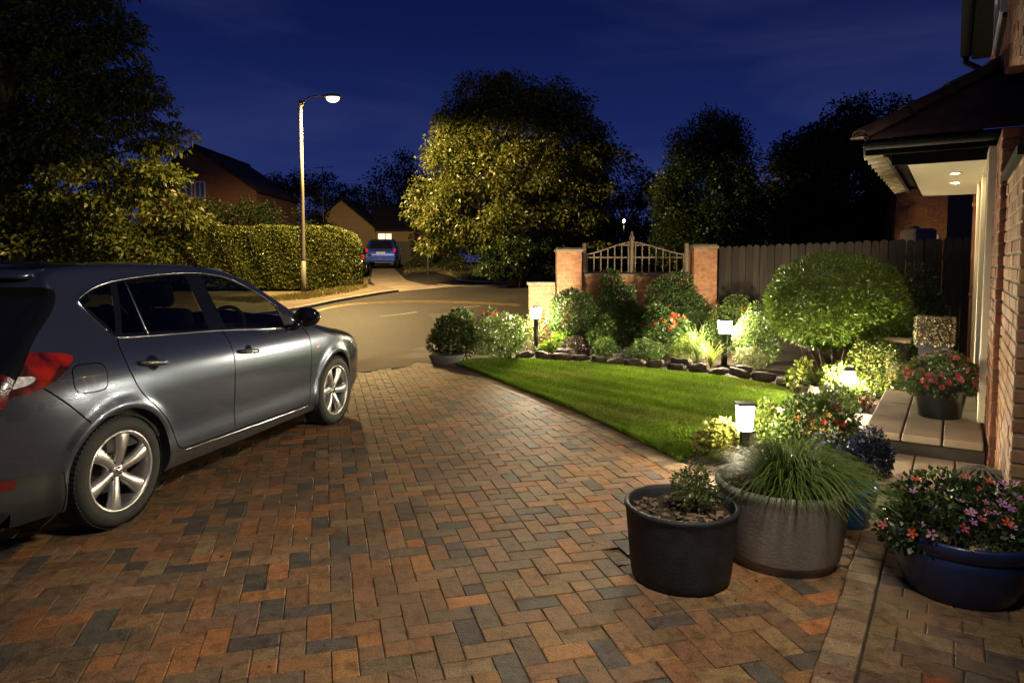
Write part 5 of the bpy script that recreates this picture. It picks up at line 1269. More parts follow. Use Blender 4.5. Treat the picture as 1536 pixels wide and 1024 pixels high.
# --- lawn grass
def scatter_poly(poly, n, seed):
    r = np.random.default_rng(seed); lo, hi = poly.min(0), poly.max(0); P = np.zeros((0, 2))
    while len(P) < n:
        q = r.uniform(lo, hi, (n, 2)); P = np.vstack([P, q[inpoly(q, poly)]])
    return P[:n]
ctr = LAWN.mean(0); P2 = scatter_poly(LAWN, 190000, 3); _n = len(P2) // 14; _e = resample(LAWN, .01, True); _k = np.random.default_rng(1).integers(0, len(_e), _n); P2[:_n] = _e[_k] + np.random.default_rng(2).normal(0, .016, (_n, 2)); r = np.random.default_rng(5); n = len(P2)
k2 = (np.sin(P2[:, 0] * 5.1) + np.sin(P2[:, 1] * 4.3 + 1) + np.sin(P2[:, 0] * 11 + P2[:, 1] * 9)) * .1
h = r.uniform(.022, .045, n) * (1 + k2); ang = r.uniform(0, 2 * PI, n); ln = r.uniform(.1, .75, n) * h; w = r.uniform(.0022, .0042, n)
A3 = np.c_[P2, np.full(n, .012)]; sd = np.c_[-np.sin(ang), np.cos(ang), np.zeros(n)] * w[:, None] / 2; tip = A3 + np.c_[np.cos(ang) * ln, np.sin(ang) * ln, h]; mid = A3 + np.c_[np.cos(ang) * ln * .3, np.sin(ang) * ln * .3, h * .6]
V = np.stack([A3 - sd, A3 + sd, mid + sd * .8, tip, mid - sd * .8], 1).reshape(-1, 3); Fq = np.arange(n * 5).reshape(n, 5)
dry = (r.random(n) < .08)[:, None]; pt_ = (np.sin(P2[:, 0] * 2.1 + 1.3 * np.sin(P2[:, 1] * 1.7)) + np.sin(P2[:, 1] * 2.9 + P2[:, 0]))[:, None] > 1.25; C = np.where(dry | (pt_ & (r.random((n, 1)) < .35)), np.array([[.26, .24, .07]]), np.array([[.165, .29, .02]]) * (1 + k2 * 1.2)[:, None]) * r.uniform(.65, 1.35, n)[:, None]
g = np_mesh('lawn_grass', V, Fq, M['blade'], None, col=np.repeat(C, 5, axis=0)); tag(g, 'short bright green lawn grass', 'grass', kind='stuff')
# ================================================================ pots
def pot(name, label, cx, cy, prof, mat, z=0.0, inner=None, soil=None, n=48):
    t = thing(name, label, 'plant pot', (cx, cy, z))
    mb = MB(); mb.lathe(prof, n=n); mb.build('pot_wall', M[mat], t)
    if soil:
        r, zz = soil; rs = random.Random(3); mb = MB(); vs = [(0, 0, zz + .012)]; K = 6; N_ = 36
        for i in range(1, K + 1):
            for j in range(N_): a = 2 * PI * j / N_; vs.append((r * i / K * math.cos(a), r * i / K * math.sin(a), zz + rs.uniform(-.008, .012)))
        fs = [(0, 1 + j, 1 + (j + 1) % N_) for j in range(N_)]
        for i in range(K - 1):
            for j in range(N_): fs.append((1 + i * N_ + j, 1 + (i + 1) * N_ + j, 1 + (i + 1) * N_ + (j + 1) % N_, 1 + i * N_ + (j + 1) % N_))
        mb.add(vs, fs, 0, True); so = mb.build('soil', M['soil'], t)
        chips = MB()
        for k in range(150):
            a, q = rs.uniform(0, 2 * PI), r * math.sqrt(rs.random()) * .96; s_ = rs.uniform(.008, .022); T = Matrix.Translation((q * math.cos(a), q * math.sin(a), zz + .012)) @ Matrix.Rotation(rs.uniform(0, 6), 4, 'Z') @ Matrix.Rotation(rs.uniform(-.8, .8), 4, 'X'); chips.box((0, 0, 0), (s_ * 1.8, s_, s_ * .35), mat=T)
        c = chips.build('bark_chips', M['bark'], t); c['kind'] = 'stuff'
    return t
cD = gp(1024, 765, .36); cDx, cDy = .825, 3.26
pot('plant_pot', 'black round tub in the foreground with a small bushy sprig', cDx, cDy, [(0, 0), (.225, 0), (.235, .012), (.242, .06), (.264, .30), (.268, .335), (.275, .347), (.276, .36), (.268, .366), (.256, .364), (.250, .352), (.246, .30), (.235, .22)], 'pot_dark', soil=(.246, .305))
t, _ = shrub('leafy_sprig', 'small bushy green sprig growing in the black tub', 'plant', (1000, 1082, 694), 3.27, 1500, .022, (.08, .11, .025), z0=.31, seed=50, df=.8, asp=.5, nb=9, sub=.34, accent=((.28, .2, .08), .07), rnd=1.0)
cGx, cGy = 1.40, 3.47
pot('plant_pot', 'large grey concrete-look pot holding a fountain of ornamental grass', cGx, cGy, [(0, 0), (.258, 0), (.262, .02), (.262, .032), (.276, .036), (.284, .06), (.322, .33), (.327, .36), (.334, .375), (.338, .395), (.334, .41), (.322, .414), (.310, .408), (.304, .39), (.300, .33), (.28, .25)], 'pot_grey', soil=(.302, .345), n=64)
gt = thing('ornamental_grass', 'fountain of long arching grass blades growing in the grey pot', 'plant', (cGx + .03, cGy, .345)); r = np.random.default_rng(9); V = []; Fq = []; C = []
for k in range(1250):
    a = r.uniform(0, 2 * PI); b0 = r.uniform(0, .10) ; reach = r.uniform(.12, .50) * (1 if r.random() < .85 else 1.15); h = r.uniform(.14, .30) * (1.25 - reach * 1.1); c = np.array([.085, .14, .03]) * r.uniform(.55, 1.5) * (np.array([1.5, 1.2, 1]) if r.random() < .2 else 1)
    a2 = a + r.normal() * .35; side = np.array([-math.sin(a2), math.cos(a2), 0]); wd = r.uniform(.004, .0075); b = len(V); aw = r.normal() * .12; S = 9
    for i in range(S + 1):
        u = i / S; q = np.array([math.cos(a) * b0 + math.cos(a2 + aw * u) * reach * u, math.sin(a) * b0 + math.sin(a2 + aw * u) * reach * u, h * (2.5 * u - (1.6 + 1.2 * reach) * u * u)])
        ww = wd * (1 - u ** 2.2) * .5 + .0004; V += [q - side * ww, q + side * ww + np.array([0, 0, .001])]; C += [c * (.8 + .4 * u)] * 2
    Fq += [(b + 2 * i, b + 2 * i + 1, b + 2 * i + 3, b + 2 * i + 2) for i in range(S)]
np_mesh('grass_blades', V, Fq, M['blade'], gt, col=np.array(C))
# bright blue pot behind
p = gp(1285, 800); pot('plant_pot', 'small bright blue pot half hidden behind the large grey pot', p.x + .02, p.y + .16, [(0, 0), (.11, 0), (.12, .02), (.165, .22), (.172, .23), (.165, .24), (.15, .22), (.14, .18)], 'pot_teal', soil=(.148, .19))
# navy planter at the right edge
cBx, cBy = 2.10, 3.12
pot('plant_pot', 'wide navy blue bowl planter at the right edge with pink flowers', cBx, cBy, [(0, 0), (.205, 0), (.222, .008), (.228, .02), (.258, .09), (.284, .19), (.288, .225), (.282, .23), (.296, .24), (.308, .27), (.308, .295), (.298, .304), (.286, .295), (.276, .25), (.26, .2)], 'pot_blue', soil=(.276, .25))
pf = thing('flowering_plant', 'mass of lilac, pink and coral flowers filling the navy planter', 'flowers', (cBx, cBy, .25))
bl = [(0, 0.03, .06, .30, .28, .11), (-.17, -.02, .06, .17, .2, .12), (.15, .04, .10, .22, .22, .14), (-.02, .14, .12, .22, .16, .14), (-.28, 0, .05, .10, .12, .10), (0.02, -.16, .05, .2, .12, .08)]
P, N = blob_points(7500, bl, 60, shell=.5, minz=-.06); V, Fq, C = leafset(P, N, .034, .6, (.035, .065, .02), seed=60, cvar=.45, accent=((.13, .14, .04), .1)); np_mesh('foliage', V, Fq, M['leaf'], pf, col=C)
r = np.random.default_rng(61); top = [i for i in range(len(P)) if N[i] @ np.array([-.25, -.75, .6]) > .35]; k = r.choice(top, 46, replace=False); add_flowers(pf, P[k] + N[k] * .03, N[k], [LILAC, MAUVE, LILAC, SAL, PINK, (.75, .45, .55)], .021, 61)
k = r.choice(top, 26, replace=False); add_flowers(pf, P[k] + N[k] * .025, N[k], [(.7, .6, .2), WHITE, (.1, .12, .4)], .010, 62)
stems(pf, (0, 0, -.02), [b[:3] for b in bl[:4]], r0=.008, r1=.003)
# black pot on the platform
q = hp(6.22, .33, .30); pot('plant_pot', 'black plastic pot standing on the sandstone platform by the door', q.x, q.y, [(0, 0), (.145, 0), (.15, .008), (.185, .22), (.196, .225), (.198, .26), (.190, .264), (.180, .25), (.17, .20)], 'pot_black', z=.30, soil=(.172, .22))
pg = thing('flowering_plant', 'rounded bush of pink and coral blooms in the black pot on the platform', 'flowers', (q.x, q.y, .52))
bl = [(0, 0, .10, .27, .25, .17), (-.15, 0, .08, .16, .16, .13), (.15, 0, .08, .16, .16, .13), (0, -.08, .17, .18, .16, .13)]
P, N = blob_points(4200, bl, 70, shell=.4); V, Fq, C = leafset(P, N, .034, .55, (.085, .13, .035), seed=70, cvar=.4); np_mesh('foliage', V, Fq, M['leaf'], pg, col=C)
r = np.random.default_rng(71); top = [i for i in range(len(P)) if N[i] @ np.array([-.3, -.75, .55]) > .3]; k = r.choice(top, 60, replace=False); add_flowers(pg, P[k] + N[k] * .03, N[k], [PINK, (.75, .2, .25), PINK, (.72, .1, .12), (.8, .35, .35), SAL], .024, 71, petals=8)
stems(pg, (0, 0, 0), [b[:3] for b in bl], r0=.008, r1=.003)
# white flower box on its dark planter at the far end of the platform
q = hp(8.35, .42, 0); zz = at(1445, 515, q.y).z; 
bx = thing('planter_box', 'tall black square planter holding white flowers beside the door', 'plant pot', tuple(q), math.atan2(HD.y, HD.x))
mb = MB(); mb.prism([(-.14, -.14), (.14, -.14), (.14, .14), (-.14, .14)], 0, zz - .012); mb.build('box', M['pot_black'], bx); mb = MB(); mb.box((0, 0, zz - .012), (.32, .32, .035), bev=.006); mb.build('rim', M['pot_black'], bx)
wf = thing('white_flowers', 'dense block of tiny cream flowers on the square planter beside the door', 'flowers', (q.x, q.y, zz), math.atan2(HD.y, HD.x))
r = np.random.default_rng(80); ht = at(1445, 477, q.y).z - zz; P = r.uniform((-.17, -.17, .0), (.17, .17, ht), (2600, 3)); ax_ = r.integers(0, 3, 2600); sg = r.choice([-1, 1], 2600); P[np.arange(2600), ax_] = np.where(sg > 0, np.array([.17, .17, ht])[ax_], np.array([-.17, -.17, 0])[ax_]); N = np.zeros_like(P); N[np.arange(2600), ax_] = sg
V, Fq, C = leafset(P, N, .022, .8, (.50, .44, .32), seed=81, cvar=.4, rnd=1.3, accent=((.08, .10, .03), .3)); np_mesh('blooms', V, Fq, M['petal'], wf, col=C)
mb = MB(); mb.box((0, 0, ht / 2), (.31, .31, ht * .94)); mb.build('foliage_core', M['soil'], wf)
# stone pedestal near it and wicker basket by the lower step
q = hp(8.75, .78, 0); ped = thing('pedestal', 'low stone pedestal at the far end of the platform', 'pedestal', tuple(q), math.atan2(HD.y, HD.x)); zz = at(1408, 512, q.y).z
mb = MB(); mb.box((0, 0, zz / 2), (.2, .2, zz)); mb.build('shaft', M['rock'], ped); mb = MB(); mb.box((0, 0, zz + .015), (.27, .27, .035), bev=.006); mb.build('top', M['slab'], ped)
q = hp(4.66, .09, 0); bk = thing('wicker_basket', 'rounded lattice-woven basket standing against the wall by the lower step', 'basket', tuple(q), math.atan2(HD.y, HD.x))
mb = MB(); mb.lathe([(0, 0), (.135, 0), (.15, .03), (.158, .16), (.145, .235), (.10, .29), (.04, .312), (0, .315)], n=28); mb.build('shell', M['pot_dark'], bk)
mb = MB()
def bz(u): return (np.interp(u, [0, .1, .5, .75, .9, 1], [.153, .16, .165, .152, .105, .03]), np.interp(u, [0, .1, .5, .75, .9, 1], [.005, .03, .16, .238, .296, .318]))
for sg in (1, -1):
    for k in range(16):
        pts = []
        for u in np.linspace(0, 1, 12): r_, z_ = bz(u); a = 2 * PI * k / 16 + sg * u * 1.7; pts.append((r_ * math.cos(a), r_ * math.sin(a), z_ + (.003 if sg > 0 else 0)))
        mb.tube(pts, .0075, 5)
mb.build('weave', M['basket'], bk)
# dirt, leaves and petals strewn about
r = np.random.default_rng(90); P = np.vstack([np.c_[r.uniform(-3, 2, 90), r.uniform(1.6, 9, 90)], np.c_[r.normal(1.3, .5, 60), r.normal(3.6, .8, 60)]]); P = np.c_[P, np.full(len(P), .006)]
D = unit(np.c_[r.normal(size=(len(P), 2)), np.zeros(len(P))]); V, Fq, C = leafset(P, D, .022, .5, (.18, .12, .05), seed=91, cvar=.5, up=0, rnd=.05, fold=.05, droop=0); o = np_mesh('fallen_leaves', V, Fq, M['leaf'], None, col=C); tag(o, 'tiny dry leaves and litter strewn over the paving', 'leaves', kind='stuff')
# moss tufts in the joints
P = np.c_[r.uniform(-3, 1.8, 2600), r.uniform(1.8, 8.5, 2600)]; lx, ly = (P @ ux) / .1, (P @ uy) / .1; sel = r.random(2600) < .5; lx = np.where(sel, np.round(lx), lx); ly = np.where(sel, ly, np.round(ly)); P = (lx[:, None] * ux + ly[:, None] * uy) * .1; nm = np.sin(P[:, 0] * 2.3 + 1) + np.sin(P[:, 1] * 1.9) > .1; P = P[nm & inpoly(P, drive_poly)]; P = np.c_[P, np.full(len(P), -.003)]
D = np.tile([[0, 0, 1.0]], (len(P), 1)); V, Fq, C = leafset(P, D, .009, .5, (.07, .09, .02), seed=92, cvar=.4); o = np_mesh('moss', V, Fq, M['leaf'], None, col=C); tag(o, 'specks of green moss growing in the paving joints', 'moss', kind='stuff')
# ================================================================ trees, hedges and bushes beyond the garden
def tree(name, label, Y, pxblobs, nc, npc, L, col, clump=.6, flat=.6, seed=1, trunk=.22, group=None, cat='tree', base_px=None, limbs=14, asp=.55, deep=.85, up=.0, droopy=.25, shell=.55, cvar=.35, accent=None, hue=.2):
    z0 = hgt(Y); k = Y / F_PX; bl = []
    for (px, py, rx, ry) in pxblobs: c = at(px, py, Y); bl.append((c.x, 0, c.z - z0, rx * k, min(rx, ry * 1.6) * k * deep, ry * k))
    B = np.array(bl); bx = at(base_px, 400, Y).x if base_px is not None else float((B[:, 0] * B[:, 3]).sum() / B[:, 3].sum()); B[:, 0] -= bx
    t = thing(name, label, cat, (bx, Y, z0), 0, group); C0, N0 = blob_points(nc, B.tolist(), seed, shell=shell, bumps=.2, minz=.2)
    r = np.random.default_rng(seed + 1); m_ = len(C0); cr_ = clump * r.uniform(.55, 1.3, m_)
    idx = np.repeat(np.arange(m_), (npc * (cr_ / clump) ** 2).astype(int)); d = unit(r.normal(size=(len(idx), 3))); rad = r.random(len(idx)) ** .5
    off = d * rad[:, None] * cr_[idx][:, None] * np.array([1, 1, flat]); off[:, 2] -= droopy * (off[:, :2] ** 2).sum(1) / clump
    P = C0[idx] + off; ok = P[:, 2] > .05; P, d, idx = P[ok], d[ok], idx[ok]
    g = r.uniform(.8, 1.2, m_)
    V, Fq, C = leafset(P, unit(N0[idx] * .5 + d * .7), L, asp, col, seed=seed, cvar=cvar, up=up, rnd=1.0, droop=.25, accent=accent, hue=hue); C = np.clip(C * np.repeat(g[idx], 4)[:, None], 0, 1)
    np_mesh('crown', V, Fq, M['leaf'], t, col=C)
    if trunk:
        mb = MB(); top = B[:, 2].max(); rs = random.Random(seed); h = top * .9
        mb.tube([(0, 0, -.1), (.02 * h, 0, h * .25), (-.01 * h, .03 * h, h * .55), (.01 * h, 0, h)], [trunk * 1.25, trunk, trunk * .6, trunk * .12], 10)
        for j in r.choice(m_, min(limbs, m_), replace=False):
            c = Vector(C0[j]); z = max(h * .12, min(h * .8, c.z * rs.uniform(.35, .75))); a = Vector((0, 0, z)); mid = a.lerp(c, .5) + Vector((0, 0, .08 * (c - a).length)); mb.tube([tuple(p) for p in catmull([tuple(a), tuple(mid), tuple(c)], 3)], [trunk * .38, trunk * .33, trunk * .28, trunk * .22, trunk * .17, trunk * .12, trunk * .07], 6)
        mb.build('trunk', M['bark'], t)
    return t
GB = 'trees standing against the night sky'
tree('broadleaf_tree', 'huge tree filling the left edge, lower boughs lit yellow-green', 26.5, [(40, -80, 130, 80), (100, 30, 100, 45), (40, 120, 150, 60), (150, 55, 50, 22), (185, 140, 70, 24), (80, 200, 150, 45), (215, 205, 60, 20), (90, 280, 140, 45), (205, 270, 62, 30), (252, 314, 46, 24), (150, 345, 110, 30), (20, 350, 110, 45), (-70, 180, 130, 170), (60, 380, 140, 30), (205, 365, 60, 26)],
     1000, 150, .21, (.095, .115, .022), clump=.75, flat=.42, seed=101, trunk=.34, base_px=20, limbs=40, asp=.5)
tree('broadleaf_tree', 'tall broad tree in the centre, its left side lit yellow', 28.5, [(770, 138, 36, 32), (718, 150, 34, 34), (828, 160, 36, 34), (695, 198, 42, 34), (862, 200, 40, 36), (780, 200, 95, 48), (672, 245, 44, 34), (893, 240, 30, 30), (790, 265, 110, 50), (655, 300, 44, 36), (720, 310, 70, 46), (860, 300, 55, 46), (790, 340, 100, 45), (680, 345, 50, 26), (850, 365, 50, 30)],
     1000, 190, .15, (.09, .105, .019), clump=.66, flat=.6, seed=102, trunk=.38, base_px=775, limbs=36, shell=.7)
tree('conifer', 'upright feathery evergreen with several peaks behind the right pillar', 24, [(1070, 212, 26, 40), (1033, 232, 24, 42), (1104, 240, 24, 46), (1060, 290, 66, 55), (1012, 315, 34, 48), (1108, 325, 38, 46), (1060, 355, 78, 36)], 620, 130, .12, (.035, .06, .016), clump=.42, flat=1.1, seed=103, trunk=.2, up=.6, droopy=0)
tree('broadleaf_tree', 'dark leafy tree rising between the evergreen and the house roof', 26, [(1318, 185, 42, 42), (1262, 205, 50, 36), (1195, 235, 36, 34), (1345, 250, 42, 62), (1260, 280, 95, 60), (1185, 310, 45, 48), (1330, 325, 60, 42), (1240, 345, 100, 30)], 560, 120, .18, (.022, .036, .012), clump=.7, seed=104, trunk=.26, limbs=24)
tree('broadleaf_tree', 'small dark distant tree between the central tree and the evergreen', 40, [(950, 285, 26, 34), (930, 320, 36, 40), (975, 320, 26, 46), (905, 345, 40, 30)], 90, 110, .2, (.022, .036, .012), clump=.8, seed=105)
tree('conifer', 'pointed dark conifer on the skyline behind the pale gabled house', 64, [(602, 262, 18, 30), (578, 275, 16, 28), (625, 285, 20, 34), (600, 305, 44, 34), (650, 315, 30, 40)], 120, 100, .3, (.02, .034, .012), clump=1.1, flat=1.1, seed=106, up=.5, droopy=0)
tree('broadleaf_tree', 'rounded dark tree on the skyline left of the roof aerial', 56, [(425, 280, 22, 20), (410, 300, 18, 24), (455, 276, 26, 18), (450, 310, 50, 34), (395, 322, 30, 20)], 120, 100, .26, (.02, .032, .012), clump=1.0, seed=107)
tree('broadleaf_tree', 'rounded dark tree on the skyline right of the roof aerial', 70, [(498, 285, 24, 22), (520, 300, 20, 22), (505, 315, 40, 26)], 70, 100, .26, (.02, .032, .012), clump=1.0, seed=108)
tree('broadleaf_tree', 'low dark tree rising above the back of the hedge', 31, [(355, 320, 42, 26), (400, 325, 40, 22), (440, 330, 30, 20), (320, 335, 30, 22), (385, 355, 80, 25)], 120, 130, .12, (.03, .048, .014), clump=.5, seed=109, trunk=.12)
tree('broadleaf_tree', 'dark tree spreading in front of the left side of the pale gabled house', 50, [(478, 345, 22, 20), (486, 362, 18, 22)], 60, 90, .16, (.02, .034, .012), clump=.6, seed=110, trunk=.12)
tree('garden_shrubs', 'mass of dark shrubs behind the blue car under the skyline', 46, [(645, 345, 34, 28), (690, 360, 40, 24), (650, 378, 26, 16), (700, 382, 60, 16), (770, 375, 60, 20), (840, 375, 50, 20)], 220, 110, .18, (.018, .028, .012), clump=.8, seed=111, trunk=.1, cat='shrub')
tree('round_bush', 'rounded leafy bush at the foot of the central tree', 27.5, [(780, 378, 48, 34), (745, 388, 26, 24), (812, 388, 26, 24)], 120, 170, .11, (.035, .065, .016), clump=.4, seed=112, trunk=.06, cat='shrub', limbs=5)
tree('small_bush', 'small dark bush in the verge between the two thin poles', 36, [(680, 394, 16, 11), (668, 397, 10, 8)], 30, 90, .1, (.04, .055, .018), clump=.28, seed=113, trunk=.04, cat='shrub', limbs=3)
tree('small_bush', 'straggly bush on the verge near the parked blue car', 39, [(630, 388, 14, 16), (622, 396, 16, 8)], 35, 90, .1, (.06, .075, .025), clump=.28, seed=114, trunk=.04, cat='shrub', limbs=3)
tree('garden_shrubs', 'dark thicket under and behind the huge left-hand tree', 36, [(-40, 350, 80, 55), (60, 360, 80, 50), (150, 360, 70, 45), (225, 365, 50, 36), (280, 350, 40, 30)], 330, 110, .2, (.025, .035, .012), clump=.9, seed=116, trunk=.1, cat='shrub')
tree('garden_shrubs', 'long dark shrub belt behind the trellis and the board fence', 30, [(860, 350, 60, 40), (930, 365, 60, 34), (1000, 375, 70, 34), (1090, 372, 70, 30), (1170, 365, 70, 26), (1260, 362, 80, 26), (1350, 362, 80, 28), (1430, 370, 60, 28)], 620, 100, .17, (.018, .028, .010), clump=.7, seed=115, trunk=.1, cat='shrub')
# clipped roadside hedge
yH = 26.6; zh = hgt(yH); hx0, hx1 = at(232, 340, yH).x, at(536, 340, yH).x; zt = at(420, 340, yH).z - zh
hd_ = thing('hedge', 'tall clipped roadside hedge behind the street lamp, lit yellow-green', 'hedge', ((hx0 + hx1) / 2, yH + .7, zh))
r = np.random.default_rng(120); n = 62000; Lh = (hx1 - hx0) / 2
u = r.uniform(-1, 1, n); v = r.uniform(0, 1, n); top = r.random(n) < .28
x = u * Lh; xr = np.clip((x - (Lh - .9)) / .9, 0, 1); yhalf = .75 * np.sqrt(np.clip(1 - xr ** 2, 0.02, 1)); hgt_ = zt * (1 - .10 * (x > Lh * .55) * ((x / Lh - .55) / .45) ** 2 - .22 * xr ** 3) * (1 + .012 * np.sin(x * 3.1) + .01 * np.sin(x * 7.3))
yy = np.where(top, r.uniform(-1, 1, n) * yhalf, -yhalf + .04 * np.sin(x * 5 + v * 6)); zz = np.where(top, hgt_ - .02, hgt_ * v); cor = np.clip((zz / hgt_ - .88) / .12, 0, 1) ** 2; yy = np.where(top, yy, yy + cor * .16)
inn = r.random(n) ** 2 * .12; P = np.c_[x, yy + inn, zz - inn * top]; N = np.where(top[:, None], [[0, 0, 1.]], [[0, -1., .15]]); N = np.where((xr > .2)[:, None] & ~top[:, None], np.c_[xr, -np.sqrt(1 - xr ** 2 + 1e-6), .1 * np.ones(n)], N)
back = r.random(n) < .12; P[back, 1] *= -1
V, Fq, C = leafset(P, N, .10, .6, (.085, .105, .02), seed=121, rnd=1.1, cvar=.45, accent=((.2, .2, .05), .12)); np_mesh('foliage', V, Fq, M['leaf'], hd_, col=C)
mb = MB(); mb.box((-.35, 0, zt * .47), (Lh * 2 - 1.5, 1.1, zt * .90)); mb.build('branch_core', M['bark'], hd_)
# dry grass at the foot of the hedge, on both verges
def tufts(name, label, pts, n, h, col, seed, spread):
    r = np.random.default_rng(seed); P = scatter_poly(np.array([(gpt(*q).x, gpt(*q).y) for q in pts]), n, seed); P = np.c_[P, [hgt(y) + spread for y in P[:, 1]]]; D = unit(np.c_[r.normal(size=(n, 2)) * .5, np.ones(n)])
    V, Fq, C = leafset(P, D, h, .12, col, seed=seed, cvar=.45, rnd=.7, accent=((.05, .08, .02), .2)); o = np_mesh(name, V, Fq, M['blade'], None, col=C); tag(o, label, 'grass', kind='stuff')
tufts('verge_grass', 'dry yellowish grass at the foot of the hedge', [(300, 452), (410, 449), (470, 441), (540, 430), (552, 434), (520, 442), (460, 452), (380, 458)], 12000, .12, (.2, .16, .05), 130, .06)
tufts('verge_grass', 'rough grass on the verge under the central tree', [(605, 404), (650, 413), (720, 421), (900, 423), (900, 408), (700, 400), (620, 396)], 16000, .16, (.10, .11, .03), 131, .03)
# ================================================================ houses across the road, parked cars, poles
def gable_house(name, label, Y, apex, eaveR, half_px, wall, depth, ybase=420, wins=(), roofm='roof_dark', oh=.35):
    z0 = hgt(Y); A = at(apex[0], apex[1], Y); Rr = at(eaveR[0], eaveR[1], Y); w = Rr.x - A.x; t = thing(name, label, 'house', (A.x, Y, z0)); za, ze = A.z - z0, Rr.z - z0; wi = w - oh
    slope = (za - ze) / w; mb = MB(); zw = za - slope * wi - .12
    mb.add([(-wi, 0, 0), (wi, 0, 0), (wi, 0, zw), (0, 0, za - .14), (-wi, 0, zw), (-wi, depth, 0), (wi, depth, 0), (wi, depth, zw), (0, depth, za - .14), (-wi, depth, zw)], [(0, 1, 2, 3, 4), (9, 8, 7, 6, 5), (1, 6, 7, 2), (0, 4, 9, 5)]); mb.build('wall', M[wall], t)
    mb = MB()
    for sg in (1, -1):
        v = [(0, -oh, za), (sg * w, -oh, ze), (sg * w, depth + oh, ze), (0, depth + oh, za)]; v += [(a, b, c - .14) for a, b, c in v]; mb.add(v, [(0, 1, 2, 3), (4, 5, 6, 7), (0, 1, 5, 4), (1, 2, 6, 5), (2, 3, 7, 6)])
    mb.tube([(0, -oh, za + .02), (0, depth + oh, za + .02)], .11, 8); rf = mb.build('roof', M[roofm], t)
    for (x0, x1, y0, y1, lit) in wins:
        a, b = at(x0, y0, Y), at(x1, y1, Y); cx, cz, ww, hh_ = (a.x + b.x) / 2 - A.x, (a.z + b.z) / 2 - z0, b.x - a.x, a.z - b.z
        mb = MB(); 
        for dx_ in (-ww / 2, ww / 2): mb.box((cx + dx_, -.04, cz), (.08, .1, hh_ + .08))
        for dz_ in (-hh_ / 2, hh_ / 2): mb.box((cx, -.042, cz + dz_), (ww - .08, .1, .08))
        mb.box((cx, -.044, cz), (.05, .08, hh_ - .08)); fr = mb.build('window', M['white_frame'], t)
        mb = MB(); mb.box((cx, -.012, cz), (ww, .02, hh_)); mb.build('pane', M[lit], fr)
    return t, za, ze, w
M['lit_window'] = emit_mat('lit window', (1, .74, .38), 2.4); M['lit_blind'] = emit_mat('lit blind', (1, .8, .5), 1.6)
M['blue_pane'] = pm('pane with sky blue painted in', (.05, .09, .2), None, 4, .1, coat=1)  # sky reflection painted into the blue base colour of the pane
gable_house('brick_house', 'dark brick gabled house with two upstairs windows behind the hedge', 46, (293, 219), (392, 286), 0, 'brick_mid', 9, wins=[(271, 288, 270, 295, 'blue_pane'), (293, 308, 273, 297, 'blue_pane')])
mh, za, ze, w = gable_house('pale_house', 'pale brick gabled bungalow glowing in lamplight behind the blue car', 58, (512, 298), (566, 343), 0, 'brick_tan', 8, oh=.2)
# its lower wing with the lit window
zc = hgt(58); a, b = at(562, 340, 58.3), at(640, 372, 58.3); A = at(512, 298, 58)
mb = MB(); mb.box(((a.x + b.x) / 2 - A.x, 3.8, (at(0, 346, 58.3).z - zc) / 2), (b.x - a.x, 7, at(0, 346, 58.3).z - zc)); mb.build('wall', M['brick_tan'], mh)
zr = at(0, 344, 58).z - zc; zr2 = at(0, 308, 62).z - zc; x0, x1 = a.x - A.x + .1, b.x - A.x + .6
mb = MB(); v = [(x0, -.25, zr), (x1, -.25, zr), (x1, 4, zr2), (x0 - 1.2, 4, zr2)]; v += [(p, q, s_ - .12) for p, q, s_ in v]; mb.add(v, [(0, 1, 2, 3), (4, 5, 6, 7), (0, 1, 5, 4), (1, 2, 6, 5), (3, 0, 4, 7), (2, 3, 7, 6)]); mb.build('roof', M['roof_dark'], mh)
wa, wb = at(567, 350.5, 58.2), at(587, 362, 58.2); cx, cz, ww, hh_ = (wa.x + wb.x) / 2 - A.x, (wa.z + wb.z) / 2 - zc, wb.x - wa.x, wa.z - wb.z
mb = MB(); mb.box((cx - ww * .22, .262, cz), (ww * .52, .03, hh_)); mb.box((cx + ww * .28, .262, cz), (ww * .42, .03, hh_)); pn = None
fr = MB(); fr.box((cx, .26, cz + hh_ / 2 + .03), (ww + .12, .09, .06)); fr.box((cx, .26, cz - hh_ / 2 - .03), (ww + .12, .09, .06)); fr.box((cx + ww * .05, .258, cz), (.07, .09, hh_)); 
for s_ in (-1, 1): fr.box((cx + s_ * (ww / 2 + .03), .262, cz), (.06, .09, hh_))
fo = fr.build('window', M['white_frame'], mh); mb.build('pane', M['lit_window'], fo)
# television aerial
p = at(485, 330, 52); z0 = hgt(52); an = thing('roof_aerial', 'thin television aerial mast on the skyline between the dark trees', 'aerial', (p.x, 52, z0)); zt = at(485, 250, 52).z - z0
mb = MB(); mb.tube([(0, 0, 0), (0, 0, zt)], .035, 6); mb.build('mast', M['galv'], an)
mb = MB(); mb.tube([(-.65, 0, zt - .12), (.85, 0, zt - .02)], .02, 5)
for k in range(8): x = -.6 + k * .19; mb.tube([(x, -.3, zt - .11 + .07 * (x + .6)), (x, .3, zt - .11 + .07 * (x + .6))], .012, 5)
mb.build('antenna', M['galv'], an)
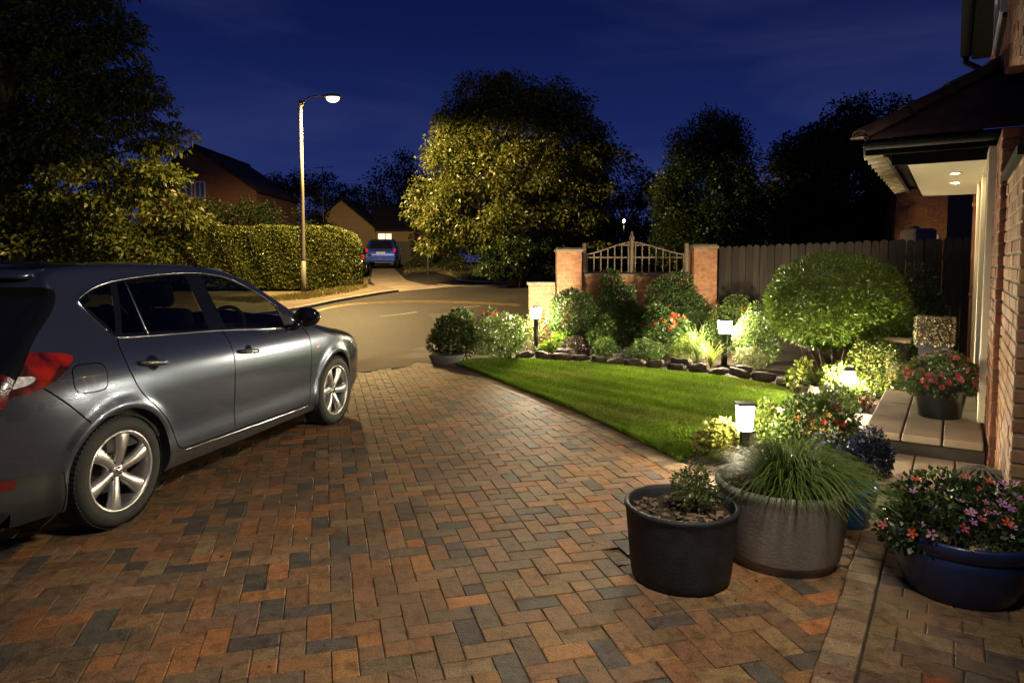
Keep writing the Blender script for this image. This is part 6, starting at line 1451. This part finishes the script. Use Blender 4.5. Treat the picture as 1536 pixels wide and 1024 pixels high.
# neighbour's brick house and white tank behind the fence
t = thing('neighbour_house', 'dark brick house corner seen beyond the fence under the lit soffit', 'house', (at(1420, 350, 21).x, 21, 0)); xa = at(1376, 350, 21).x - at(1420, 350, 21).x; xb = at(1480, 350, 21).x - at(1420, 350, 21).x
mb = MB(); mb.add([(xa - .0, 1.2, 0), (0, 0, 0), (0, 0, 4.4), (xa, 1.2, 4.4), (xb + 4.5, 3.2, 0), (xb + 4.5, 3.2, 4.4), (xa + 1.5, 5, 0), (xa + 1.5, 5, 4.4)], [(0, 1, 2, 3), (1, 4, 5, 2), (0, 3, 7, 6), (4, 6, 7, 5)]); mb.build('wall', M['brick_dark'], t)
mb = MB(); mb.add([(xa - .3, 1.0, 4.3), (0, -.35, 4.3), (xb + 4.9, 3.0, 4.3), (xa + 1.3, 5.4, 4.3), (1.2, 2.6, 6.2)], [(0, 1, 4), (1, 2, 4), (2, 3, 4), (3, 0, 4), (3, 2, 1, 0)]); mb.build('roof', M['roof_dark'], t)
mb = MB(); a = at(1412, 346, 20.9); mb.tube([(-.25, .0, 1.9), (-.25, .0, 2.35)], .04, 8); mb.build('flue', M['white_frame'], t)
a, b = at(1360, 343, 14), at(1394, 358, 14)
t = thing('water_tank', 'pale rounded tank top showing above the fence', 'tank', ((a.x + b.x) / 2, 14, 0)); w = (b.x - a.x) / 2
mb = MB(); mb.box((0, 0, a.z / 2), (w * 2, .6, a.z), bev=.08); mb.build('shell', M['tank'], t); mb = MB(); mb.lathe([(0, .06), (.09, .05), (.11, 0)], c=(-w * .4, 0, a.z), n=16); mb.build('lid', M['galv'], t)
# thin poles on the far verge
def pole(px, yb, yt, lab, r=.035, m='galv', plate=None):
    p = gpt(px, yb); t = thing('pole', lab, 'pole', tuple(p)); zt = at(px, yt, p.y).z - p.z; mb = MB(); mb.tube([(0, 0, -.05), (0, 0, zt)], r, 10); mb.build('shaft', M[m], t); mb = MB(); mb.lathe([(0, .03), (r, .02), (r * 1.3, 0), (r * 1.3, -.04)], c=(0, 0, zt), n=12); mb.build('cap', M[m], t); return t
pole(706.5, 411, 322, 'pale metal pole on the far verge in front of the central tree', .05)
pole(642, 403, 340, 'thin dark pole on the far verge near the parked blue car', .035)
def bg_fence(pix0, pix1, Y, lab):
    a, b = at(pix0, 380, Y), at(pix1, 380, Y); z0 = hgt(Y); t = thing('dark_gate', lab, 'gate', ((a.x + b.x) / 2, Y, z0)); w = b.x - a.x; h = at(0, 362, Y).z - z0
    mb = MB(); mb.box((0, 0, h / 2), (w, .06, h)); 
    for k in range(int(w / .16)): mb.box((-w / 2 + .08 + k * .16, -.035, h / 2), (.13, .012, h - .1))
    mb.build('panel', M['blackplastic'], t); mb = MB(); mb.box((-w / 2, 0, h / 2 + .05), (.12, .12, h + .1)); mb.build('post', M['timber_post'], t); mb = MB(); mb.box((w / 2, 0, h / 2 + .05), (.12, .12, h + .1)); mb.build('post', M['timber_post'], t)
bg_fence(588, 632, 50, 'black boarded gate right of the lit window')
# cars parked up the side road, seen from behind
def bgcar(label, X, Y, rz, Wd, Hh, Ln, paint, group):
    """x across, y forward, lofted from cross-sections"""
    t = thing('parked_car', label, 'car', (X, Y, hgt(Y)), rz, group); w = Wd / 2
    # station: y, half-width scale, belt height, roof height (0 = none), roof half-width
    ST = [(-Ln / 2, .86, .62, .62, .8), (-Ln / 2 + .06, .94, .86, .88, .82), (-Ln / 2 + .16, .97, .93, .98, .80), (-Ln / 2 + .34, .985, .95, 1.30, .74), (-Ln / 2 + .55, 1, .96, 1.44, .72), (-.3, 1, .96, 1.5, .72), (.45, 1, .95, 1.47, .71), (.85, 1, .94, 1.30, .72), (1.25, .99, .92, 1.0, .78), (1.6, .98, .88, .92, .8), (Ln / 2 - .25, .94, .78, .80, .8), (Ln / 2 - .05, .86, .62, .64, .8), (Ln / 2, .8, .5, .52, .8)]
    k = Hh / 1.5; vs = []; 
    for y, ws, bh, rh, rw in ST:
        bh *= k; rh *= k; half = [(w * ws * .93, .28), (w * ws * .99, .42), (w * ws, .62 * k), (w * ws * .975, bh), (w * ws * (rw + .06) if rh > bh + .1 else w * ws * .92, bh + (rh - bh) * .8), (w * ws * rw * .93, bh + (rh - bh) * .97), (w * ws * rw * .5, rh), (0, rh + .01)]
        half = [(a, min(b, max(rh, bh))) for a, b in half]; vs += [(a, y, b) for a, b in half] + [(-a, y, b) for a, b in half[-2::-1]]
    n = 15; fs = []; ms = []
    for i in range(len(ST) - 1):
        for j in range(n - 1):
            g = j in (3, 10) and ST[i][3] > 1.2 and ST[i + 1][3] > 1.2; fs.append((i * n + j, i * n + j + 1, (i + 1) * n + j + 1, (i + 1) * n + j)); ms.append(1 if g else 0)
    mb = MB(); mb.add(vs, fs, 0, True); mb.m = ms; mb.add([vs[j] for j in range(n)], [tuple(range(n))]); mb.build('body', [M[paint], M['gloss_black']], t)
    y0 = -Ln / 2; mb = MB(); q = [(-w * .74, y0 + .155, .97 * k), (w * .74, y0 + .155, .97 * k), (w * .62, y0 + .40, 1.36 * k), (-w * .62, y0 + .40, 1.36 * k)]; mb.add([(a, b - .03, c) for a, b, c in q] + [(a, b, c) for a, b, c in q], [(0, 1, 2, 3), (0, 1, 5, 4), (1, 2, 6, 5), (2, 3, 7, 6), (3, 0, 4, 7)]); mb.build('rear_window', M['gloss_black'], t)
    for s_ in (-1, 1):
        mb = MB(); mb.box((s_ * w * .84, y0 + .09, .86 * k), (w * .18, .16, .22), bev=.04); mb.build('tail_light', M['rear_lens_red'], t)
        mb = MB(); mb.box((s_ * (w + .06), .75, 1.0 * k), (.16, .1, .12), bev=.04); mb.build('door_mirror', M[paint], t)
    mb = MB(); mb.box((0, y0 + .0, .42), (w * 1.8, .12, .22), bev=.05); mb.build('bumper', M[paint], t)
    mb = MB(); mb.box((0, y0 + .01, .74 * k), (.5, .03, .11)); mb.build('number_plate', M['plate'], t)
    for s_ in (-1, 1):
        for yy in (-Ln / 2 + .78, Ln / 2 - .85):
            mb = MB(); mb.tube([(s_ * (w - .20), yy, .32), (s_ * (w + .005), yy, .32)], .32, 24, smooth=False); wl = mb.build('wheel', M['tyre'], t)
            mb = MB(); mb.tube([(s_ * (w - .02), yy, .32), (s_ * (w + .012), yy, .32)], .2, 18, smooth=False); mb.build('rim', M['alloy'], wl)
    return t
M['rear_lens_red'] = pm('red rear lens', (.65, .03, .02), None, 20, .2, coat=1); M['plate'] = pm('plate', (.5, .48, .3), None, 10, .5)  # rear lens is plain red colour, without emission
c = at(566, 400, 38); bgcar('bright blue people carrier parked facing away on the side road', c.x, 40.0, .10, 1.78, 1.6, 4.1, 'blue_paint', None)
c = at(529, 410, 33.5); bgcar('dark car mostly hidden behind the end of the hedge', c.x - .45, 35.0, .16, 1.75, 1.45, 4.2, 'dark_car', None)
# two lamps shining through the trees
M['far_warm'] = emit_mat('far warm lamp', (1, .75, .4), 200); M['far_cool'] = emit_mat('far cool lamp', (.75, .88, 1), 200)
def far_lamp(px, py, Y, m, lab, r=.12):
    c = at(px, py, Y); z0 = hgt(Y); t = thing('distant_lamp', lab, 'lamp', (c.x, Y, z0)); mb = MB(); mb.tube([(0, .1, 0), (0, .1, c.z - z0)], .05, 8); mb.build('post', M['lampbody'], t); mb = MB(); mb.lathe([(0, -r), (r * .7, -r * .7), (r, 0), (r * .7, r * .7), (0, r)], c=(0, 0, c.z - z0), n=12); mb.build('bulb', M[m], t)
far_lamp(936, 331, 34, 'far_warm', 'small warm light glinting through the trees above the trellis', .07)
far_lamp(1286, 338, 28, 'far_cool', 'small cool white light glinting through the trees above the fence', .05)
# ================================================================ lamps
SODIUM = (1, .62, .24); WARM = (1, .86, .62)
M['sodium'] = emit_mat('sodium lens', (1, .62, .25), 9)
M['bollard_lens'] = emit_mat('lit bollard lens', (1, .84, .54), 1400)
p0 = at(456, 444.5, 24); zt = at(451, 152, 24).z; hd = at(497, 148, 24)
SLP = thing('street_lamp', 'tall street lamp with curved arm, lit orange above the hedge', 'street lamp', (p0.x, 24, hgt(24)))
dx = at(450.5, 152, 24).x - p0.x; zt -= hgt(24)
mb = MB(); mb.tube([(0, 0, -.1), (0, 0, .3), (0, 0, 1.2)], [.088, .088, .086], 16); mb.tube([(0, 0, 1.2), (0, 0, 1.26), (dx * .5, 0, zt * .55), (dx, 0, zt + .02)], [.086, .075, .068, .055], 16); mb.build('post', M['galv'], SLP)
hx = hd.x - p0.x; hz = hd.z - hgt(24)
mb = MB(); mb.tube(catmull([(dx, 0, zt - .35), (dx + .08, 0, zt - .1), (dx + .3, 0, zt + .12), (dx + .6, 0, zt + .17), (hx - .22, 0, hz + .08)], 6).tolist(), .028, 10); mb.tube([(dx, 0, zt - .02), (dx + .22, 0, zt + .06)], .015, 8); mb.build('arm', M['galv'], SLP)
mb = MB(); bm = bmesh.new(); bmesh.ops.create_uvsphere(bm, u_segments=20, v_segments=12, radius=1)
vs = [Vector((hx + .02 + v.co.x * .33, v.co.y * .18, hz + .06 + (v.co.z * .09 if v.co.z > 0 else v.co.z * .03))) for v in bm.verts]; fs = [[v.index for v in f.verts] for f in bm.faces]; bm.free(); mb.add(vs, fs, 0, True); head = mb.build('lamp_head', M['galv'], SLP)
mb = MB(); bm = bmesh.new(); bmesh.ops.create_uvsphere(bm, u_segments=20, v_segments=12, radius=1)
vs = [Vector((hx + .05 + v.co.x * .23, v.co.y * .14, hz + .034 + (v.co.z * .004 if v.co.z > 0 else v.co.z * .17))) for v in bm.verts]; fs = [[v.index for v in f.verts] for f in bm.faces]; bm.free(); mb.add(vs, fs, 0, True); mb.build('lens', M['sodium'], head)
M['lantern_lens'] = emit_mat('lit lantern lens', (1, .84, .54), 420)
def bollard(X, Y, ztop, hh, rr, lab, kind):
    t = thing('garden_light', lab, 'garden light', (X, Y, 0), 0, 'lit bollard lights in the garden')
    if kind == 'cyl':
        mb = MB(); mb.tube([(0, 0, 0), (0, 0, ztop - hh)], rr * .48, 14); mb.lathe([(0, ztop - hh), (rr * .95, ztop - hh), (rr * .95, ztop - hh - .012), (rr * .4, ztop - hh - .03)], n=20); mb.lathe([(0, .012), (.09, .012), (.09, 0)], n=20); mb.build('post', M['lampbody'], t)
        mb = MB(); mb.lathe([(rr * .80, ztop - hh + .001), (rr * .95, ztop - hh * .5), (rr, ztop - .022), (0, ztop - .022)], n=24); mb.build('lens', M['bollard_lens'], t)
        mb = MB(); mb.lathe([(0, ztop + .008), (rr * .8, ztop), (rr * 1.04, ztop - .014), (rr * 1.04, ztop - .021), (0, ztop - .021)], n=24); mb.build('cap', M['lampbody'], t)
    elif kind == 'dome':
        mb = MB(); mb.tube([(0, 0, 0), (0, 0, ztop - hh)], rr * .80, 16); mb.build('post', M['lampbody'], t)
        mb = MB(); mb.lathe([(rr * .92, ztop - hh + .002), (rr * .92, ztop - rr * .75), (0, ztop - rr * .75)], n=24); mb.build('lens', M['bollard_lens'], t)
        mb = MB(); mb.lathe([(0, ztop)] + [(rr * 1.02 * math.sin(a), ztop - rr * .72 + rr * .72 * math.cos(a)) for a in np.linspace(.2, PI / 2, 8)] + [(rr * 1.02, ztop - rr * .74)], n=24); mb.build('cap', M['galv'], t)
    else:
        mb = MB(); mb.box((0, 0, (ztop - hh) / 2), (rr * .9, rr * .9, ztop - hh)); mb.box((0, 0, ztop - hh), (rr * 2, rr * 2, .014)); mb.build('post', M['lampbody'], t)
        mb = MB(); q = rr * .84; mb.add([(sx * q * k, sy * q * k, z) for k, z in ((.82, ztop - hh + .009), (1, ztop - .013)) for sx, sy in ((-1, -1), (1, -1), (1, 1), (-1, 1))], [(0, 1, 5, 4), (1, 2, 6, 5), (2, 3, 7, 6), (3, 0, 4, 7), (4, 5, 6, 7), (0, 3, 2, 1)]); mb.build('lens', M['lantern_lens'], t)
        mb = MB(); mb.box((0, 0, ztop - .002), (rr * 2.3, rr * 2.1, .02), bev=.006)
        for sx, sy in ((-1, -1), (1, -1), (1, 1), (-1, 1)): mb.tube([(sx * rr * .72, sy * rr * .72, ztop - hh), (sx * rr * .9, sy * rr * .9, ztop - .01)], .005, 6)
        mb.build('cap', M['lampbody'], t)
    return t
p = gp(804, 529); bollard(p.x, p.y, at(804, 459.5, p.y).z, .20, .082, 'lit bollard light at the end of the bed near the low wall', 'cyl')
p = gp(1086, 549); bollard(p.x, p.y, at(1086, 479, p.y).z, .20, .095, 'lit bollard light standing behind the stone edging beside the tall leafy shrub', 'cyl')
p = gp(1272, 606); bollard(p.x, p.y, at(1272, 550, p.y).z, .17, .062, 'short domed bollard light in front of the clipped round bushes', 'dome')
p = gp(1116, 694); bollard(p.x, p.y, at(1116, 605, p.y).z, .205, .062, 'square lantern light with flat cap beside the lawn, behind the grey pot', 'sq')
spot('added_drive_beam', tuple(hp(1.7, .27, 3.25)), (-.9, 5.2, 0), 490, (1, .87, .68), 128, .9, .28)  # beam of the added, unseen wall lamp over the drive
spot('street_lamp_beam', (hd.x + .05, 24, hd.z - .16), (hd.x + .35, 24 + 1.5, 0), 13500, (1, .66, .26), 166, .16, .35)
# ================================================================ sky, lamps' settings, camera
w = bpy.data.worlds.new('World'); SC.world = w; w.use_nodes = True; nt = w.node_tree; L = nt.links
bg = nt.nodes['Background']; tc = nd(nt, 'ShaderNodeTexCoord'); sp = nd(nt, 'ShaderNodeSeparateXYZ'); L.new(tc.outputs['Generated'], sp.inputs[0])
rp = ramp(nt, [(0.0, (.022, .034, .115)), (.06, (.017, .029, .125)), (.16, (.009, .0175, .098)), (.32, (.0038, .0085, .058)), (.5, (.002, .0045, .034)), (1, (.001, .002, .02))])
L.new(sp.outputs['Z'], rp.inputs[0])
nz = nd(nt, 'ShaderNodeTexNoise'); nz.inputs['Scale'].default_value = 2.6; nz.inputs['Detail'].default_value = 5; nz.inputs['Distortion'].default_value = .4
mp = nd(nt, 'ShaderNodeMapping'); mp.inputs['Scale'].default_value = (1, 1, 5); mp.inputs['Rotation'].default_value = (0, .2, .3); L.new(tc.outputs['Generated'], mp.inputs[0]); L.new(mp.outputs[0], nz.inputs['Vector'])
r2 = ramp(nt, [(.42, (0, 0, 0)), (.75, (.012, .013, .020))]); L.new(nz.outputs['Fac'], r2.inputs[0])
ad = nd(nt, 'ShaderNodeMix', data_type='RGBA', blend_type='ADD'); ad.inputs[0].default_value = 1; L.new(rp.outputs[0], ad.inputs[6]); L.new(r2.outputs[0], ad.inputs[7])
sky = nd(nt, 'ShaderNodeTexSky', sky_type='NISHITA'); sky.sun_disc = False; sky.sun_elevation = math.radians(-4); sky.sun_rotation = math.radians(200)
sk = nd(nt, 'ShaderNodeVectorMath', operation='SCALE'); sk.inputs['Scale'].default_value = .012; L.new(sky.outputs[0], sk.inputs[0])
a2 = nd(nt, 'ShaderNodeMix', data_type='RGBA', blend_type='ADD'); a2.inputs[0].default_value = 1; L.new(ad.outputs[2], a2.inputs[6]); L.new(sk.outputs[0], a2.inputs[7])
L.new(a2.outputs[2], bg.inputs[0]); bg.inputs[1].default_value = 1.12
# the upper wall of the house, over the drive
cam = bpy.data.cameras.new('camera'); cam.sensor_width = 36; cam.lens = 24; cam.shift_y = -(512 - YPP) / 1536; cam.clip_end = 1000; cam.clip_start = .05
co = bpy.data.objects.new('camera', cam); link(co); co.location = CAMP; co.rotation_euler = (PI / 2 - PITCH, 0, 0); SC.camera = co
SC.view_settings.view_transform = 'Standard'; SC.view_settings.look = 'None'; SC.view_settings.exposure = 0; SC.view_settings.gamma = 1
SC.cycles.use_denoising = True; SC.cycles.max_bounces = 6; SC.cycles.transparent_max_bounces = 12; SC.cycles.diffuse_bounces = 3; SC.cycles.glossy_bounces = 3
SC.cycles.sample_clamp_indirect = 3; SC.cycles.use_light_tree = True; SC.cycles.caustics_reflective = False; SC.cycles.caustics_refractive = False
SC.cycles.use_adaptive_sampling = False
